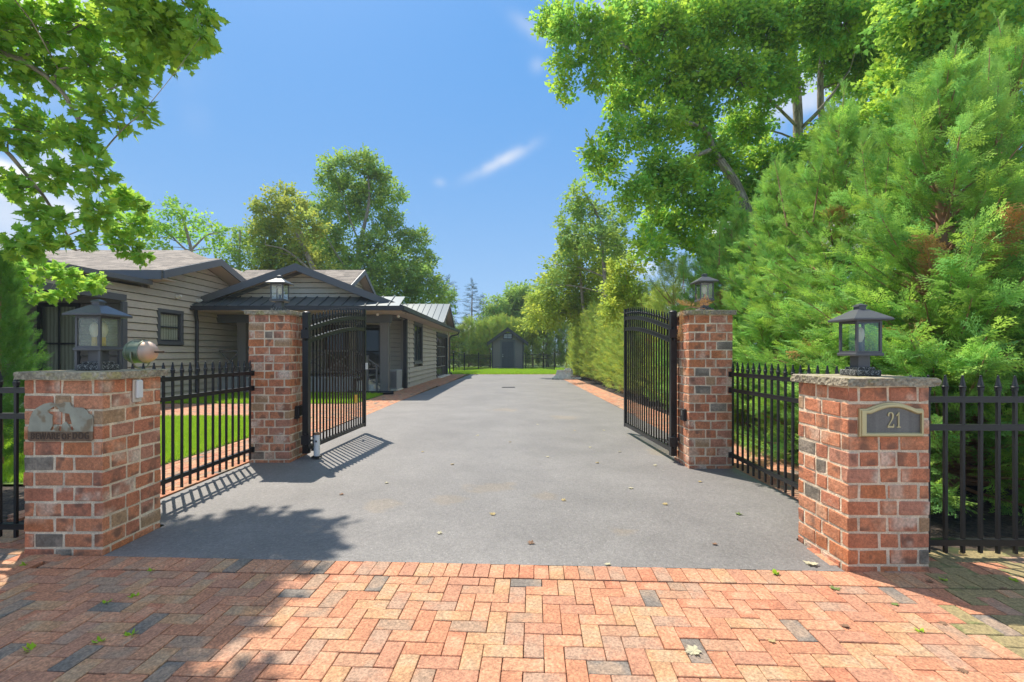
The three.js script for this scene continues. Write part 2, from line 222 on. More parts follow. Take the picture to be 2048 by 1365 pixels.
{ // the asphalt as a fine grid, so that mottling and pale tan stains of their own outline can be laid into it
  const edge = (tab, D) => { for (let i = 1; i < tab.length; i++) if (D <= tab[i][0]) return lerp(tab[i - 1][1], tab[i][1], clamp((D - tab[i - 1][0]) / (tab[i][0] - tab[i - 1][0]))); return tab[tab.length - 1][1]; };
  const L = [[0, -2.72], [3.74, -2.74], [3.95, -3.26], [10, -3.26], [14, -3.2], [30.9, -2.72]], Rr = [[0, 2.062], [3.46, 2.062], [3.75, 2.62], [10, 2.66], [30.9, 2.72]];
  const nx = 110, nd = 420, pos = [], col = [], uv = [], idx = [], spots = [[980, 975, 0.22], [1096, 992, 0.12], [905, 1000, 0.15], [1010, 820, 0.35], [1130, 835, 0.3], [760, 1010, 0.18], [1330, 905, 0.22], [1240, 1060, 0.1]].map(([x, y, q]) => { const D = FOC * EYE / (y - VY); return [(x - VX) * D / FOC, D, q]; });
  for (let j = 0; j <= nd; j++) for (let i = 0; i <= nx; i++) {
    const t = i / nx, q = Math.pow(j / nd, 1.6), D0 = 3.168 - 0.225 * t, D = lerp(D0, 30.9, q), x = lerp(edge(L, D), edge(Rr, D), t);
    const n = fbm(x / 16, D / 16, 32, 5, 611), s = fbm(x / 16, D / 16, 96, 4, 631); let m = 1 + 0.30 * (n - 0.5) + 0.16 * (s - 0.5), tan = 0; for (const [sx, sd, r] of spots) tan = Math.max(tan, smooth(0.45, 0.62, s + 0.5 * (1 - Math.hypot(x - sx, (D - sd)) / r)) * (Math.hypot(x - sx, D - sd) < r * 1.3 ? 1 : 0));
    pos.push(x, 0, -D); uv.push(x, D); col.push(m * (1 + 0.10 * tan), m * (1 + 0.02 * tan), m * (1 - 0.10 * tan));
  }
  for (let j = 0; j < nd; j++) for (let i = 0; i < nx; i++) { const a = j * (nx + 1) + i, b = a + nx + 1; idx.push(a, a + 1, b, b, a + 1, b + 1); }
  const g = new THREE.BufferGeometry(); g.setAttribute('position', new THREE.Float32BufferAttribute(pos, 3)); g.setAttribute('uv', new THREE.Float32BufferAttribute(uv, 2)); g.setAttribute('color', new THREE.Float32BufferAttribute(col, 3)); g.setIndex(idx); g.computeVertexNormals();
  struct('driveway', g, M.asphalt);
}
struct('garden_bed', sheet([[-16, 3.72], [-3.3, 3.72], [-3.3, 3.95], [-4.24, 3.95], [-4.24, 4.9], [-16, 4.9]], -0.02), M.soil);
struct('hedge_bed', sheet([[2.6, 3.36], [14, 3.36], [14, 44], [3.47, 44], [3.47, 4.0], [2.6, 4.0]], -0.035), M.soil);
const lawnShapes = [[[-16, 4.9], [-4.24, 4.9], [-4.24, 10.08], [-16, 10.08]], [[-16, 12.82], [-4.24, 12.82], [-4.24, 15.6], [-4.7, 16.2], [-16, 16.2]], [[-14, 31.15], [4.6, 31.15], [5.2, 48], [-14, 48]]];
lawnShapes.forEach((s) => struct('lawn', sheet(s, 0.004), M.turf));
struct('roadside_strip', sheet([[-30, -30], [30, -30], [30, 0.35], [-30, 0.35]], -0.04), M.road);  // unseen ground behind the camera, coloured pale to bounce light onto front faces

const PL = 0.184, PW = 0.092, PH = 0.06, JO = 0.0035;
const paverGeo = [0, 1, 2].map((k) => boxUV(chamferBox(PL - JO, PH, PW - JO, 0.003, 0.003), k * 0.17, k * 0.29));
const paverMatrix = (x, D, along, yaw, r = R) => new THREE.Matrix4().compose(new THREE.Vector3(x, -PH / 2 + 0.003 + (r() - 0.5) * 0.004, -D), new THREE.Quaternion().setFromEuler(new THREE.Euler((r() - 0.5) * 0.022, yaw + (along ? 0 : Math.PI / 2) + (r() - 0.5) * 0.014 + (r() < 0.5 ? Math.PI : 0), (r() - 0.5) * 0.016)), new THREE.Vector3(1, 1, 1));
function laidPavers(parent, list, nearest) {                   // list of {m, x, D}; the nearest ones are meshes of their own
  list.sort((a, b) => (a.x * a.x * 0.15 + a.D * a.D) - (b.x * b.x * 0.15 + b.D * b.D));
  const rest = [];
  list.forEach((e, i) => { const k = e.x > 2.2 && R() < Math.min(0.75, (e.x - 2.1) * 1.2) && e.D < 3.6 ? 7 : pickPaver(), g = Math.floor(R() * 3); if (i < nearest) { const m = part('paver', paverGeo[g], paverMats[k], parent); e.m.decompose(m.position, m.quaternion, m.scale); } else (rest[k * 3 + g] = rest[k * 3 + g] || []).push(e.m); });
  rest.forEach((ms, key) => { const im = new THREE.InstancedMesh(paverGeo[key % 3], paverMats[Math.floor(key / 3)], ms.length); ms.forEach((m, i) => im.setMatrixAt(i, m)); im.name = 'farther_pavers'; im.userData.kind = 'stuff'; im.castShadow = im.receiveShadow = true; parent.add(im); });
}
{ // brick apron in herringbone, with a soldier course along the asphalt
  const apron = new THREE.Group(); apron.name = numbered('brick_apron'); apron.userData.kind = 'structure'; scene.add(apron);
  part('sand_bed', sheet([[-9, 0.3], [9, 0.3], [9, 3.36], [2.07, 3.36], [2.07, 2.93], [-2.74, 3.16], [-2.74, 3.72], [-9, 3.72]], -0.016), M.sand, apron);
  const th = Math.atan2(0.225, 4.782), c = Math.cos(th), s = Math.sin(th), list = [], yaw = -th;
  const toW = (u, w) => [u * c + w * s, 3.04 - u * s + w * c];  // u along the border, w away from the camera past it
  const inFrame = (x, D) => D > 1.55 && Math.abs(x) < D * 1.12 + 0.35;
  for (let i = -60; i < 60; i++) { const u = i * PW, [x, D] = toW(u, -PL / 2 - 0.004); if (inFrame(x, D) && x > -3.0 && x < 4.5) list.push({ m: paverMatrix(x, D, false, yaw), x, D }); }
  const front = -PL - 0.014, add = (u, w, al) => { const [x, D] = toW(u, w); if (!inFrame(x, D)) return; list.push({ m: paverMatrix(x, D, al, yaw), x, D }); };
  for (let row = -20; row < 40; row++) for (let col = -60; col < 60; col++) {
    const k = (((col - row) % 4) + 4) % 4, w = front - (row + 0.5) * PW;
    const ok = (u, ww) => ww < front - 0.03 || (u < -2.98 - 0.02 && ww < 0.45) || (u > 2.06 && ww > PL * 0 + 0.02 && ww < 0.34 && u < 6);
    if (k === 0) { const u = (col + 1) * PW; if (ok(u, w)) add(u, w, true); }
    if (k === 2) { const u = (col + 0.5) * PW, ww = w + PW / 2; if (ok(u, ww) && (ww < front - PW + 0.01 || u < -2.9 || u > 2.06)) add(u, ww, false); else if (row === -2 && u > 2.06 && u < 6) { const [x, D] = toW(u, w + PW); if (inFrame(x, D)) list.push({ m: paverMatrix(x, D, true, yaw).multiply(new THREE.Matrix4().makeScale(0.49, 1, 1)), x, D }); }
      else if (row === 0 && u > -2.9 && u < 6) { const [x, D] = toW(u, front - PW / 2); if (inFrame(x, D)) list.push({ m: paverMatrix(x, D, true, yaw).multiply(new THREE.Matrix4().makeScale(0.49, 1, 1)), x, D }); } }
  }
  laidPavers(apron, list, 300);
}
{ // paver strips beside the driveway and the garden path
  const g = new THREE.Group(); g.name = numbered('paver_path'); g.userData.kind = 'structure'; scene.add(g);
  const areas = [[-4.22, -3.27, 3.96, 10.08, 0], [-4.22, -3.24, 10.08, 12.82, 0], [-4.22, -3.2, 12.82, 20, 0], [-4.22, -3.0, 20, 31, 0], [-11, -4.24, 10.1, 12.8, 1], [2.63, 3.45, 4.02, 10, 0], [2.68, 3.45, 10, 31, 0], [-4.2, 3.4, 30.93, 31.12, 1]], list = [];
  for (const [x0, x1, d0, d1, al] of areas) {
    part('sand_bed', sheet([[x0, d0], [x1, d0], [x1, d1], [x0, d1]], -0.016), M.sand, g);
    const su = al ? PL : PW, sv = al ? PW : PL;
    let row = 0; for (let a = x0 + su / 2; a < x1; a += su, row++) for (let b = d0 + sv / 2 - (al ? 0 : (row % 2) * sv / 2); b < d1; b += sv) { const x = a + (al ? ((Math.round(b / sv)) % 2) * su / 2 : 0), D = b; if (D > 16 && D < 30.9 && R() < 0) continue; list.push({ m: paverMatrix(x, D, !!al, 0), x, D }); }
  }
  laidPavers(g, list, 160);
}

// ---------------------------------------------------------------- brick pillars
const brickCache = new Map();
function brickGeo(w, h, d) { const k = Math.floor(R() * 3), key = [w.toFixed(3), h.toFixed(3), d.toFixed(3), k].join(); if (!brickCache.has(key)) brickCache.set(key, boxUV(chamferBox(w, h, d, 0.005, 0.005), R(), R())); return brickCache.get(key); }
function capGeo(w, t, d) {
  const g = new THREE.BoxGeometry(w, t, d, 40, 3, 40), p = g.attributes.position, o = R() * 50;
  for (let i = 0; i < p.count; i++) { const x = p.getX(i), y = p.getY(i), z = p.getZ(i), n = (a, b) => tnoise(a * 38 + o, b * 38 + 9, 4096, 5) - 0.5, e = Math.max(Math.abs(x) / w, Math.abs(z) / d) > 0.499 ? 1 : 0; p.setXYZ(i, x + e * 0.012 * n(z + y * 1.7, x) - e * Math.sign(x) * 0.004, y + 0.0035 * n(x, z) * (y > 0 ? 1 : 2) - (e && y > t * 0.49 ? 0.004 : 0), z + e * 0.012 * n(x + y * 1.7, z)); }
  g.computeVertexNormals(); return boxUV(g.toNonIndexed(), R(), R());
}
function pillar(label, cx, D0, w, d, h, n, over = 0.036) {
  const g = thing('brick_pillar', label, 'pillar', V(cx, 0, D0 + d / 2), 0, 'brick gate pillars'), mj = 0.0135, t = 0.062, ch = h / (n - 0.6), bh = ch - mj;
  part('mortar', box(w - 0.009, h + 0.03, d - 0.009, 0, h / 2 - 0.015, 0), M.mortar, g);
  const put = (x, y, z, bw, bd) => { const m = part('brick', brickGeo(bw, bh, bd), pickBrick(), g); m.position.set(x + rr(-0.0015, 0.0015), y + rr(-0.001, 0.001), z + rr(-0.0015, 0.0015)); m.rotation.set(rr(-0.008, 0.008), rr(-0.006, 0.006), rr(-0.008, 0.008)); };
  for (let i = 0; i < n; i++) {
    const y = (i + 0.5 - 0.6) * ch, A = (i + (n % 2)) % 2 === 0;
    const run = (len, parts) => { const free = len - mj * (parts.length - 1), tot = parts.reduce((a, b) => a + b); let a = -len / 2; return parts.map((q) => { const l = free * q / tot, c = a + l / 2; a += l + mj; return [c, l]; }); };
    const long = A ? w : d, wide = run(long, R() < 0.5 ? [2, 1.1, 2] : [2, 1.2, 1.9]), gap = (A ? d : w) - 2 * t - 2 * mj, inner = run(gap, R() < 0.25 ? [1.2, 1, 1.3] : [1, R() < 0.5 ? 1 : 1.12]);
    for (const s of [-1, 1]) {
      for (const [c, l] of wide) A ? put(c, y, s * (d / 2 - t / 2), l, t) : put(s * (w / 2 - t / 2), y, c, t, l);
      for (const [c, l] of inner) A ? put(s * (w / 2 - t / 2), y, c, t, l) : put(c, y, s * (d / 2 - t / 2), l, t);
    }
  }
  part('cap_stone', capGeo(w + 2 * over, 0.052, d + 2 * over), M.stone, g).position.y = h + 0.026;
  return g;
}
const PFR = pillar('short brick pillar carrying the number plaque', 2.328, 2.935, 0.505, 0.515, 1.15, 12);
const PFL = pillar('short brick pillar carrying the dog warning plate', -3.02, 3.19, 0.53, 0.53, 1.178, 12);
const PBL = pillar('tall brick gate pillar in front of the house', -3.015, 5.88, 0.51, 0.5, 1.835, 19);
const PBR = pillar('tall brick gate pillar in front of the cypress hedge', 2.33, 5.575, 0.515, 0.51, 1.81, 18);

// ---------------------------------------------------------------- lanterns
function frustum(w0, w1, h, y) { const a = w0 / 2, b = w1 / 2, p = (s, yy) => [[-s, -s], [s, -s], [s, s], [-s, s]].map(([x, z]) => new THREE.Vector3(x, yy, z)); return hexa(p(a, y), p(b, y + h)); }
function lantern(label, p, style) {
  const g = thing('lantern', label, 'lantern', p, 0, 'lanterns on the pillars');
  part('plinth', merge([boxUV(chamferBox(0.165, 0.04, 0.165, 0.004)).translate(0, 0.021, 0), boxUV(chamferBox(0.12, 0.018, 0.12, 0.004)).translate(0, 0.05, 0)]), M.plinth, g);
  part('stem', box(0.078, 0.075, 0.078, 0, 0.096, 0), M.lampMetal, g);
  part('bottom_plate', boxUV(chamferBox(0.186, 0.02, 0.186, 0.003)).translate(0, 0.143, 0), M.lampMetal, g);
  const b = 0.077, posts = [];
  for (const x of [-1, 1]) for (const z of [-1, 1]) posts.push(box(0.014, 0.212, 0.014, x * b, 0.258, z * b));
  for (const y of [0.159, 0.357]) for (const s of [-1, 1]) { posts.push(box(0.14, 0.012, 0.012, 0, y, s * b), box(0.012, 0.012, 0.14, s * b, y, 0)); }
  part('frame', merge(posts), M.lampMetal, g);
  const gl = style === 'seeded' ? M.seeded : M.glass;
  for (let k = 0; k < 4; k++) { const m = part('glass_pane', box(0.138, 0.186, 0.002), gl, g); m.position.set(Math.sin(k * Math.PI / 2) * b, 0.258, Math.cos(k * Math.PI / 2) * b); m.rotation.y = k * Math.PI / 2; }
  const roof = part('roof', merge([boxUV(chamferBox(0.262, 0.016, 0.262, 0.004)).translate(0, 0.372, 0), frustum(0.254, 0.066, 0.062, 0.3805)]), M.lampMetal, g);
  part('finial', merge([box(0.05, 0.022, 0.05, 0, 0.4535, 0), frustum(0.064, 0.052, 0.007, 0.4645), frustum(0.058, 0.008, 0.012, 0.4725)]), M.lampMetal, roof);
  const cand = style === 'seeded' ? [[-0.02, 0.01], [0.022, -0.012]] : [[0, 0]];
  for (const [x, z] of cand) {
    part('socket', new THREE.CylinderGeometry(0.014, 0.016, 0.07, 12).translate(x, 0.19, z), style === 'seeded' ? M.amber : M.lampMetal, g);
    part('bulb', new THREE.LatheGeometry([[0.012, 0], [0.02, 0.02], [0.027, 0.05], [0.022, 0.08], [0.008, 0.1], [0, 0.102]].map(([a, c]) => new THREE.Vector2(a, c)), 14).translate(x, 0.226, z), M.bulb, g);
  }
  if (style === 'seeded') for (const x of [-1, 1]) for (const z of [-1, 1]) part('corner_leg', box(0.016, 0.13, 0.016, x * 0.078, 0.068, z * 0.078), M.lampMetal, g);
  return g;
}
lantern('lantern on the short pillar with the dog warning plate', V(-3.0, 1.231, 3.44), 'seeded').scale.setScalar(1.06);
lantern('lantern on the short pillar with the number plaque', V(2.335, 1.203, 3.19), 'clear');
lantern('lantern on the tall pillar in front of the house', V(-3.0, 1.888, 6.12), 'seeded2').scale.setScalar(0.98);
lantern('lantern on the tall pillar in front of the hedge', V(2.36, 1.863, 5.84), 'clear').scale.setScalar(0.98);

// ---------------------------------------------------------------- fences and gates
function finial(y, r = 0.019) { return [new THREE.CylinderGeometry(r * 0.95, r * 0.95, 0.022, 10).translate(0, y - 0.108, 0), new THREE.TorusGeometry(r * 0.85, 0.006, 6, 10).rotateX(Math.PI / 2).translate(0, y - 0.094, 0), new THREE.CylinderGeometry(0.006, r * 0.9, 0.062, 4).rotateY(Math.PI / 4).translate(0, y - 0.056, 0), new THREE.SphereGeometry(0.0075, 8, 6).translate(0, y - 0.024, 0)]; }
const picketCache = new Map();
function picket(y0, y1, w = 0.019) { const k = [y0.toFixed(3), y1.toFixed(3), w].join(); if (!picketCache.has(k)) { const f = finial(y1, w); picketCache.set(k, boxUV(merge([box(w, y1 - 0.115 - y0, w, 0, (y0 + y1 - 0.115) / 2, 0), ...f]))); } return picketCache.get(k); }
function channel(len, w = 0.03, h = 0.036) { return merge([box(len, h, w), box(len, 0.005, w + 0.006, 0, h / 2 + 0.0026, 0)]); }
function fence(label, a, b, n, y = [1.10, 0.915, 0.135], tip = 1.27, low = 0.05, brackets = true, group = 'iron fence panels by the gate') {
  const d = new THREE.Vector3().subVectors(b, a), L = d.length(), g = thing('iron_fence', label, 'fence', new THREE.Vector3(a.x, 0, a.z), Math.atan2(-d.z, d.x), group);
  for (const yy of y) part('rail', channel(L).translate(L / 2, yy, 0), M.iron, g);
  for (let i = 0; i < n; i++) { const m = part('picket', picket(low, tip), M.iron, g); m.position.set((i + 0.5) * L / n, rr(-0.003, 0.003), 0.0005); m.rotation.z = rr(-0.003, 0.003); }
  if (brackets) for (const yy of y) for (const x of [0.012, L - 0.012]) part('bracket', box(0.026, 0.062, 0.05, x, yy, 0), M.iron, g);
  return g;
}
fence('iron fence panel between the two pillars on the house side', V(-3.22, 0, 3.72), V(-3.22, 0, 5.88), 18, [1.11, 0.925, 0.165], 1.285);
fence('iron fence panel between the two pillars on the hedge side', V(2.56, 0, 3.45), V(2.56, 0, 5.575), 18, [1.11, 0.925, 0.165], 1.27);
fence('iron fence panel running off beside the dog warning pillar', V(-6.2, 0, 3.42), V(-3.285, 0, 3.42), 25, [1.085, 0.9, 0.105], 1.24, 0.03);
fence('iron fence panel running off beside the number plaque pillar', V(2.582, 0, 3.15), V(5.8, 0, 3.12), 28, [1.045, 0.86, 0.1], 1.225, 0.03);

function gateLeaf(label, hinge, free, side) {                   // local x runs from the hinge to the free end
  const d = new THREE.Vector3().subVectors(free, hinge), L = d.length(), g = thing('iron_gate', label, 'gate', hinge, Math.atan2(-d.z, d.x), 'pair of driveway gates');
  const arch = (t, a, b) => a + (b - a) * Math.sin(t * Math.PI / 2);
  part('hinge_stile', merge([box(0.075, 1.79, 0.075, 0, 0.975, 0), new THREE.SphereGeometry(0.05, 14, 8, 0, 6.3, 0, 1.6).scale(1, 0.5, 1).translate(0, 1.868, 0)]), M.iron, g);
  part('free_stile', box(0.05, 2.0, 0.05, L, 1.11, 0), M.iron, g);
  part('bottom_rail', channel(L - 0.062, 0.042, 0.05).translate(L / 2 + 0.006, 0.145, 0), M.iron, g);
  for (const [a, b] of [[1.67, 1.945], [1.515, 1.765]]) {
    const N = 30, tris = [];
    for (const [y0, y1, z] of [[-0.022, 0.022, 0.017], [0.0225, 0.0285, 0.024], [-0.0285, -0.0225, 0.024]]) for (let i = 0; i < N; i++) { const x0 = 0.038 + (L - 0.063) * i / N, x1 = 0.038 + (L - 0.063) * (i + 1) / N, h0 = arch(i / N, a, b), h1 = arch((i + 1) / N, a, b), f = (x, y, zz) => new THREE.Vector3(x, y, zz); tris.push(hexa([f(x0, h0 + y0, -z), f(x1, h1 + y0, -z), f(x1, h1 + y0, z), f(x0, h0 + y0, z)], [f(x0, h0 + y1, -z), f(x1, h1 + y1, -z), f(x1, h1 + y1, z), f(x0, h0 + y1, z)])); }
    part('arched_rail', merge(tris), M.iron, g);
  }
  const n = 20; for (let i = 0; i < n; i++) { const x = 0.038 + (L - 0.063) * (i + 0.5) / n, t = x / L; part('picket', picket(0.17, Math.round((arch(t, 1.67, 1.945) + 0.185) * 200) / 200), M.iron, g).position.set(x, 0, 0.0005); }
  for (const y of [0.26, 1.6]) part('hinge', merge([box(0.05, 0.11, 0.10, -0.06, y, side * 0.02), new THREE.CylinderGeometry(0.018, 0.018, 0.17, 10).translate(-0.052, y, 0), box(0.05, 0.03, 0.06, -0.02, y + 0.02, 0), box(0.12, 0.022, 0.022, 0.09, y - 0.03, side * 0.03)]), M.blackPlastic, g);
  return g;
}
const GL = gateLeaf('open iron gate leaf hinged in front of the house', V(-2.63, 0, 6.06), V(-2.53, 0, 8.1), 1);
const GR = gateLeaf('open iron gate leaf hinged in front of the hedge', V(2.005, 0, 5.93), V(1.93, 0, 8.1), -1);
part('reflector_tag', box(0.10, 0.13, 0.006, 1.62, 0.62, 0.02), M.yellow, GL).userData.label = 'orange reflective tag';
part('latch', box(0.05, 0.11, 0.03, 2.05, 1.14, 0.035), M.white, GL).userData.label = 'pale latch box';

tag((() => { const g = new THREE.Group(); g.name = numbered('gate_sensor'); g.position.copy(V(-2.757, 0.62, 6.06)); scene.add(g); part('housing', boxUV(chamferBox(0.05, 0.13, 0.11, 0.006)).translate(0.025, 0, 0), M.blackPlastic, g); part('visor', hexa([[0.05, 0.06, -0.06], [0.05, 0.06, 0.06], [0.075, 0.075, 0.06], [0.075, 0.075, -0.06]].map((a) => new THREE.Vector3(...a)), [[0.05, 0.068, -0.06], [0.05, 0.068, 0.06], [0.075, 0.083, 0.06], [0.075, 0.083, -0.06]].map((a) => new THREE.Vector3(...a))), M.blackPlastic, g); part('mounting_arm', box(0.03, 0.03, 0.09, 0.016, -0.08, 0.02), M.blackPlastic, g); return g; })(), 'black sensor box low on the tall pillar by the house', 'sensor', 'gate sensors');
tag((() => { const g = new THREE.Group(); g.name = numbered('gate_sensor'); g.position.copy(V(2.072, 0.62, 5.70)); scene.add(g); part('housing', boxUV(chamferBox(0.04, 0.14, 0.11, 0.006)).translate(-0.02, 0, 0), M.blackPlastic, g); part('lens', box(0.003, 0.06, 0.05, -0.0415, 0.02, 0), M.window, g); return g; })(), 'black sensor box low on the tall pillar by the hedge', 'sensor', 'gate sensors');
{
  const g = thing('gate_operator', 'off-white upright tube with rusty top beside the open gate hinge', 'gate opener', V(-2.515, 0.02, 6.10));
  part('housing', new THREE.CylinderGeometry(0.038, 0.038, 0.27, 20).translate(0, 0.155, 0), M.white, g);
  part('rusty_collar', new THREE.CylinderGeometry(0.041, 0.041, 0.03, 20).translate(0, 0.306, 0), M.rust, g);
  part('arm', box(0.03, 0.03, 0.16, -0.05, 0.10, -0.06), M.blackPlastic, g); part('base', box(0.1, 0.02, 0.1, 0, 0.01, 0), M.blackPlastic, g);
  part('print', box(0.02, 0.022, 0.002, 0.006, 0.21, 0.0385), M.blackPlastic, g);
}
{
  const g = thing('keypad', 'pale keypad box on the dog warning pillar beside the driveway', 'keypad', V(-2.752, 1.08, 3.47));
  part('back_plate', boxUV(chamferBox(0.012, 0.165, 0.075, 0.003)).translate(0.0062, 0, 0), M.beige, g); part('cover', boxUV(chamferBox(0.022, 0.13, 0.056, 0.006)).translate(0.0235, 0.012, 0), M.white, g);
}

// ---------------------------------------------------------------- plaques
const font = await new FontLoader().loadAsync('fonts/droid/droid_serif_regular.typeface.json');
const fontSans = await new FontLoader().loadAsync('fonts/droid/droid_sans_bold.typeface.json');
function text(str, f, w, h, depth) { const g = new TextGeometry(str, { font: f, size: 1, depth: 1, curveSegments: 8 }); g.computeBoundingBox(); const b = g.boundingBox, c = b.getCenter(new THREE.Vector3()); return plain(g.translate(-c.x, -c.y, 0).scale(w / (b.max.x - b.min.x), h / (b.max.y - b.min.y), depth)); }
{
  const g = thing('number_plaque', 'arched brass-framed plaque with the number 21', 'house number', V(2.334, 0.943, 2.932)), u = 2.715e-4, P = (x, y) => new THREE.Vector2((x - 1030) * u, (680 - y) * u);
  const arc = (x0, x1, yE, yA, n = 20) => { const a = []; for (let i = 0; i <= n; i++) { const t = i / n; a.push(P(lerp(x0, x1, t), yE - (yE - yA) * Math.sin(t * Math.PI))); } return a; };
  const outline = (l, r, b, sh, a0, a1, top) => [P(l, b), P(r, b), P(r, sh), ...arc(a1, a0, sh, top), P(l, sh)];
  const sOut = new THREE.Shape(outline(300, 1740, 1065, 425, 470, 1580, 280)), sIn = outline(462, 1692, 972, 552, 560, 1600, 402);
  sOut.holes.push(new THREE.Path(sIn));
  part('frame', new THREE.ExtrudeGeometry(sOut, { depth: 0.008, bevelEnabled: true, bevelThickness: 0.006, bevelSize: 0.005, bevelOffset: -0.005, bevelSegments: 3 }), M.brass, g);
  const inner = new THREE.Shape(outline(345, 1720, 1035, 470, 500, 1560, 330)), hole = outline(455, 1695, 978, 546, 555, 1605, 396); inner.holes.push(new THREE.Path(outline(430, 1700, 1000, 520, 530, 1590, 370)));
  part('moulding', new THREE.ExtrudeGeometry(inner, { depth: 0.006, bevelEnabled: true, bevelThickness: 0.003, bevelSize: 0.003, bevelSegments: 2 }).translate(0, 0, 0.012), M.brass, g);
  part('plate', new THREE.ExtrudeGeometry(new THREE.Shape(hole), { depth: 0.005, bevelEnabled: false }), M.plaque, g);
  part('digit', text('2', font, 145 * u, 355 * u, 0.006).translate((1012 - 1030) * u, 0, 0.0055), M.brass, g);
  part('digit', text('1', font, 100 * u, 350 * u, 0.006).translate((1185 - 1030) * u, 0, 0.0055), M.brass, g);
}
{
  const g = thing('warning_plate', 'oval steel plate with a dog cutout reading beware of dog', 'sign', V(-3.03, 0.90, 3.186)), u = 2.949e-4, P = ([x, y]) => new THREE.Vector2((x - 930) * u, (690 - y) * u);
  const outer = [[215, 800], [232, 640], [285, 505], [390, 395], [550, 305], [715, 272], [790, 305], [940, 300], [1000, 272], [1140, 272], [1165, 350], [1230, 390], [1330, 392], [1440, 395], [1520, 450], [1560, 525], [1620, 545], [1662, 600], [1664, 930], [215, 930], [185, 870]];
  const dog = [[640, 440], [690, 425], [760, 370], [840, 350], [880, 400], [915, 480], [1000, 510], [1130, 530], [1160, 640], [1190, 760], [1222, 860], [1215, 915], [1165, 905], [1140, 840], [1095, 760], [1050, 705], [975, 765], [952, 830], [938, 915], [915, 925], [875, 915], [890, 850], [868, 782], [800, 772], [790, 830], [762, 898], [712, 912], [702, 880], [745, 800], [740, 640], [752, 560], [670, 520], [640, 490]];
  const s = new THREE.Shape(outer.map(P)); s.holes.push(new THREE.Path(dog.map(P)));
  part('plate', new THREE.ExtrudeGeometry(s, { depth: 0.004, bevelEnabled: true, bevelThickness: 0.001, bevelSize: 0.001, bevelSegments: 1 }), M.steel, g);
  const st = new THREE.Shape([[180, 931], [1664, 931], [1664, 1120], [1620, 1150], [230, 1150], [186, 1120]].map(P));
  const strip = part('text_strip', new THREE.ExtrudeGeometry(st, { depth: 0.004, bevelEnabled: false }), M.rust, g); strip.userData.label = 'rusty brown lettered strip';
  part('lettering', merge([text('BEWARE', fontSans, 650 * u, 150 * u, 0.003).translate((585 - 930) * u, (690 - 1030) * u, 0.0045), text('OF', fontSans, 200 * u, 140 * u, 0.003).translate((1060 - 930) * u, (690 - 1040) * u, 0.0045), text('DOG', fontSans, 370 * u, 160 * u, 0.003).translate((1395 - 930) * u, (690 - 1025) * u, 0.0045)]), M.rustDark, g);
}

// ---------------------------------------------------------------- house
const house = thing('house', 'low taupe clapboard house with dark trim and metal porch roof', 'house', new THREE.Vector3(0, 0, 0));
function boardX(X, y0, y1, b0, b1, t0, t1, mat, parent) { part('siding_board', hexa([V(X - 0.012, y0, b0), V(X + 0.042, y0, b0), V(X + 0.042, y0, b1), V(X - 0.012, y0, b1)], [V(X - 0.012, y1, t0), V(X + 0.004, y1, t0), V(X + 0.004, y1, t1), V(X - 0.012, y1, t1)]), mat, parent); }
function boardZ(D, y0, y1, b0, b1, t0, t1, mat, parent) { part('siding_board', hexa([V(b0, y0, D + 0.012), V(b0, y0, D - 0.042), V(b1, y0, D - 0.042), V(b1, y0, D + 0.012)], [V(t0, y1, D + 0.012), V(t0, y1, D - 0.004), V(t1, y1, D - 0.004), V(t1, y1, D + 0.012)]), mat, parent); }
function siding(board, plane, y0, y1, ex, lo, hi, open, mat, parent) {  // lo(y), hi(y): ends of the wall at a height; open: [a0, a1, y0, y1]
  for (let y = y0; y < y1 - 0.02; y += ex) {
    const t = Math.min(y + ex, y1); let runs = [[lo(y), hi(y), lo(t), hi(t)]];
    for (const [a0, a1, o0, o1] of open) if (Math.min(t, o1) - Math.max(y, o0) > ex * 0.4) runs = runs.flatMap((r) => (a1 <= r[0] || a0 >= r[1]) ? [r] : [[r[0], a0, r[2], a0], [a1, r[1], a1, r[3]]].filter((q) => q[1] - q[0] > 0.01));
    for (const r of runs) if (r[1] - r[0] > 0.02 && r[3] - r[2] > -0.01) board(plane, y, t - 0.018, r[0], r[1], r[2], Math.max(r[2] + 0.005, r[3]), mat, parent);
  }
}
function openingX(X, d0, d1, y0, y1, sashes, parent, back = 'curtain', tw = 0.1, rails = 1) { // window in a wall that faces the driveway
  const w = new THREE.Group(); w.name = 'window'; parent.add(w); const D = (d0 + d1) / 2, L = d1 - d0, H = y1 - y0;
  part('casing', merge([box(0.06, tw, L + 2 * tw, X + 0.02, y1 + tw / 2, -D), box(0.07, tw, L + 2 * tw, X + 0.024, y0 - tw / 2, -D), box(0.055, H, tw, X + 0.018, (y0 + y1) / 2, -d0 + tw / 2), box(0.055, H, tw, X + 0.018, (y0 + y1) / 2, -d1 - tw / 2)]), M.trim, w);
  const n = sashes, l = L / n;
  for (let i = 0; i < n; i++) {
    const c = d0 + l * (i + 0.5), f = [box(0.03, H, 0.045, X - 0.02, (y0 + y1) / 2, -c + l / 2 - 0.023), box(0.03, H, 0.045, X - 0.02, (y0 + y1) / 2, -c - l / 2 + 0.023), box(0.03, 0.045, l - 0.09, X - 0.02, y0 + 0.023, -c), box(0.03, 0.045, l - 0.09, X - 0.02, y1 - 0.023, -c)];
    if (rails) f.push(box(0.034, 0.04, l - 0.09, X - 0.018, (y0 + y1) / 2, -c));
    part('sash', merge(f), M.darkTrim, w);
    part('pane', box(0.006, H - 0.09, l - 0.09, X - 0.028, (y0 + y1) / 2, -c), back === 'curtain' ? M.pane : M.window, w);
  }
  if (back === 'curtain') part('curtain', box(0.02, H, L, X - 0.06, (y0 + y1) / 2, -D), M.curtain, w);
  return w;
}
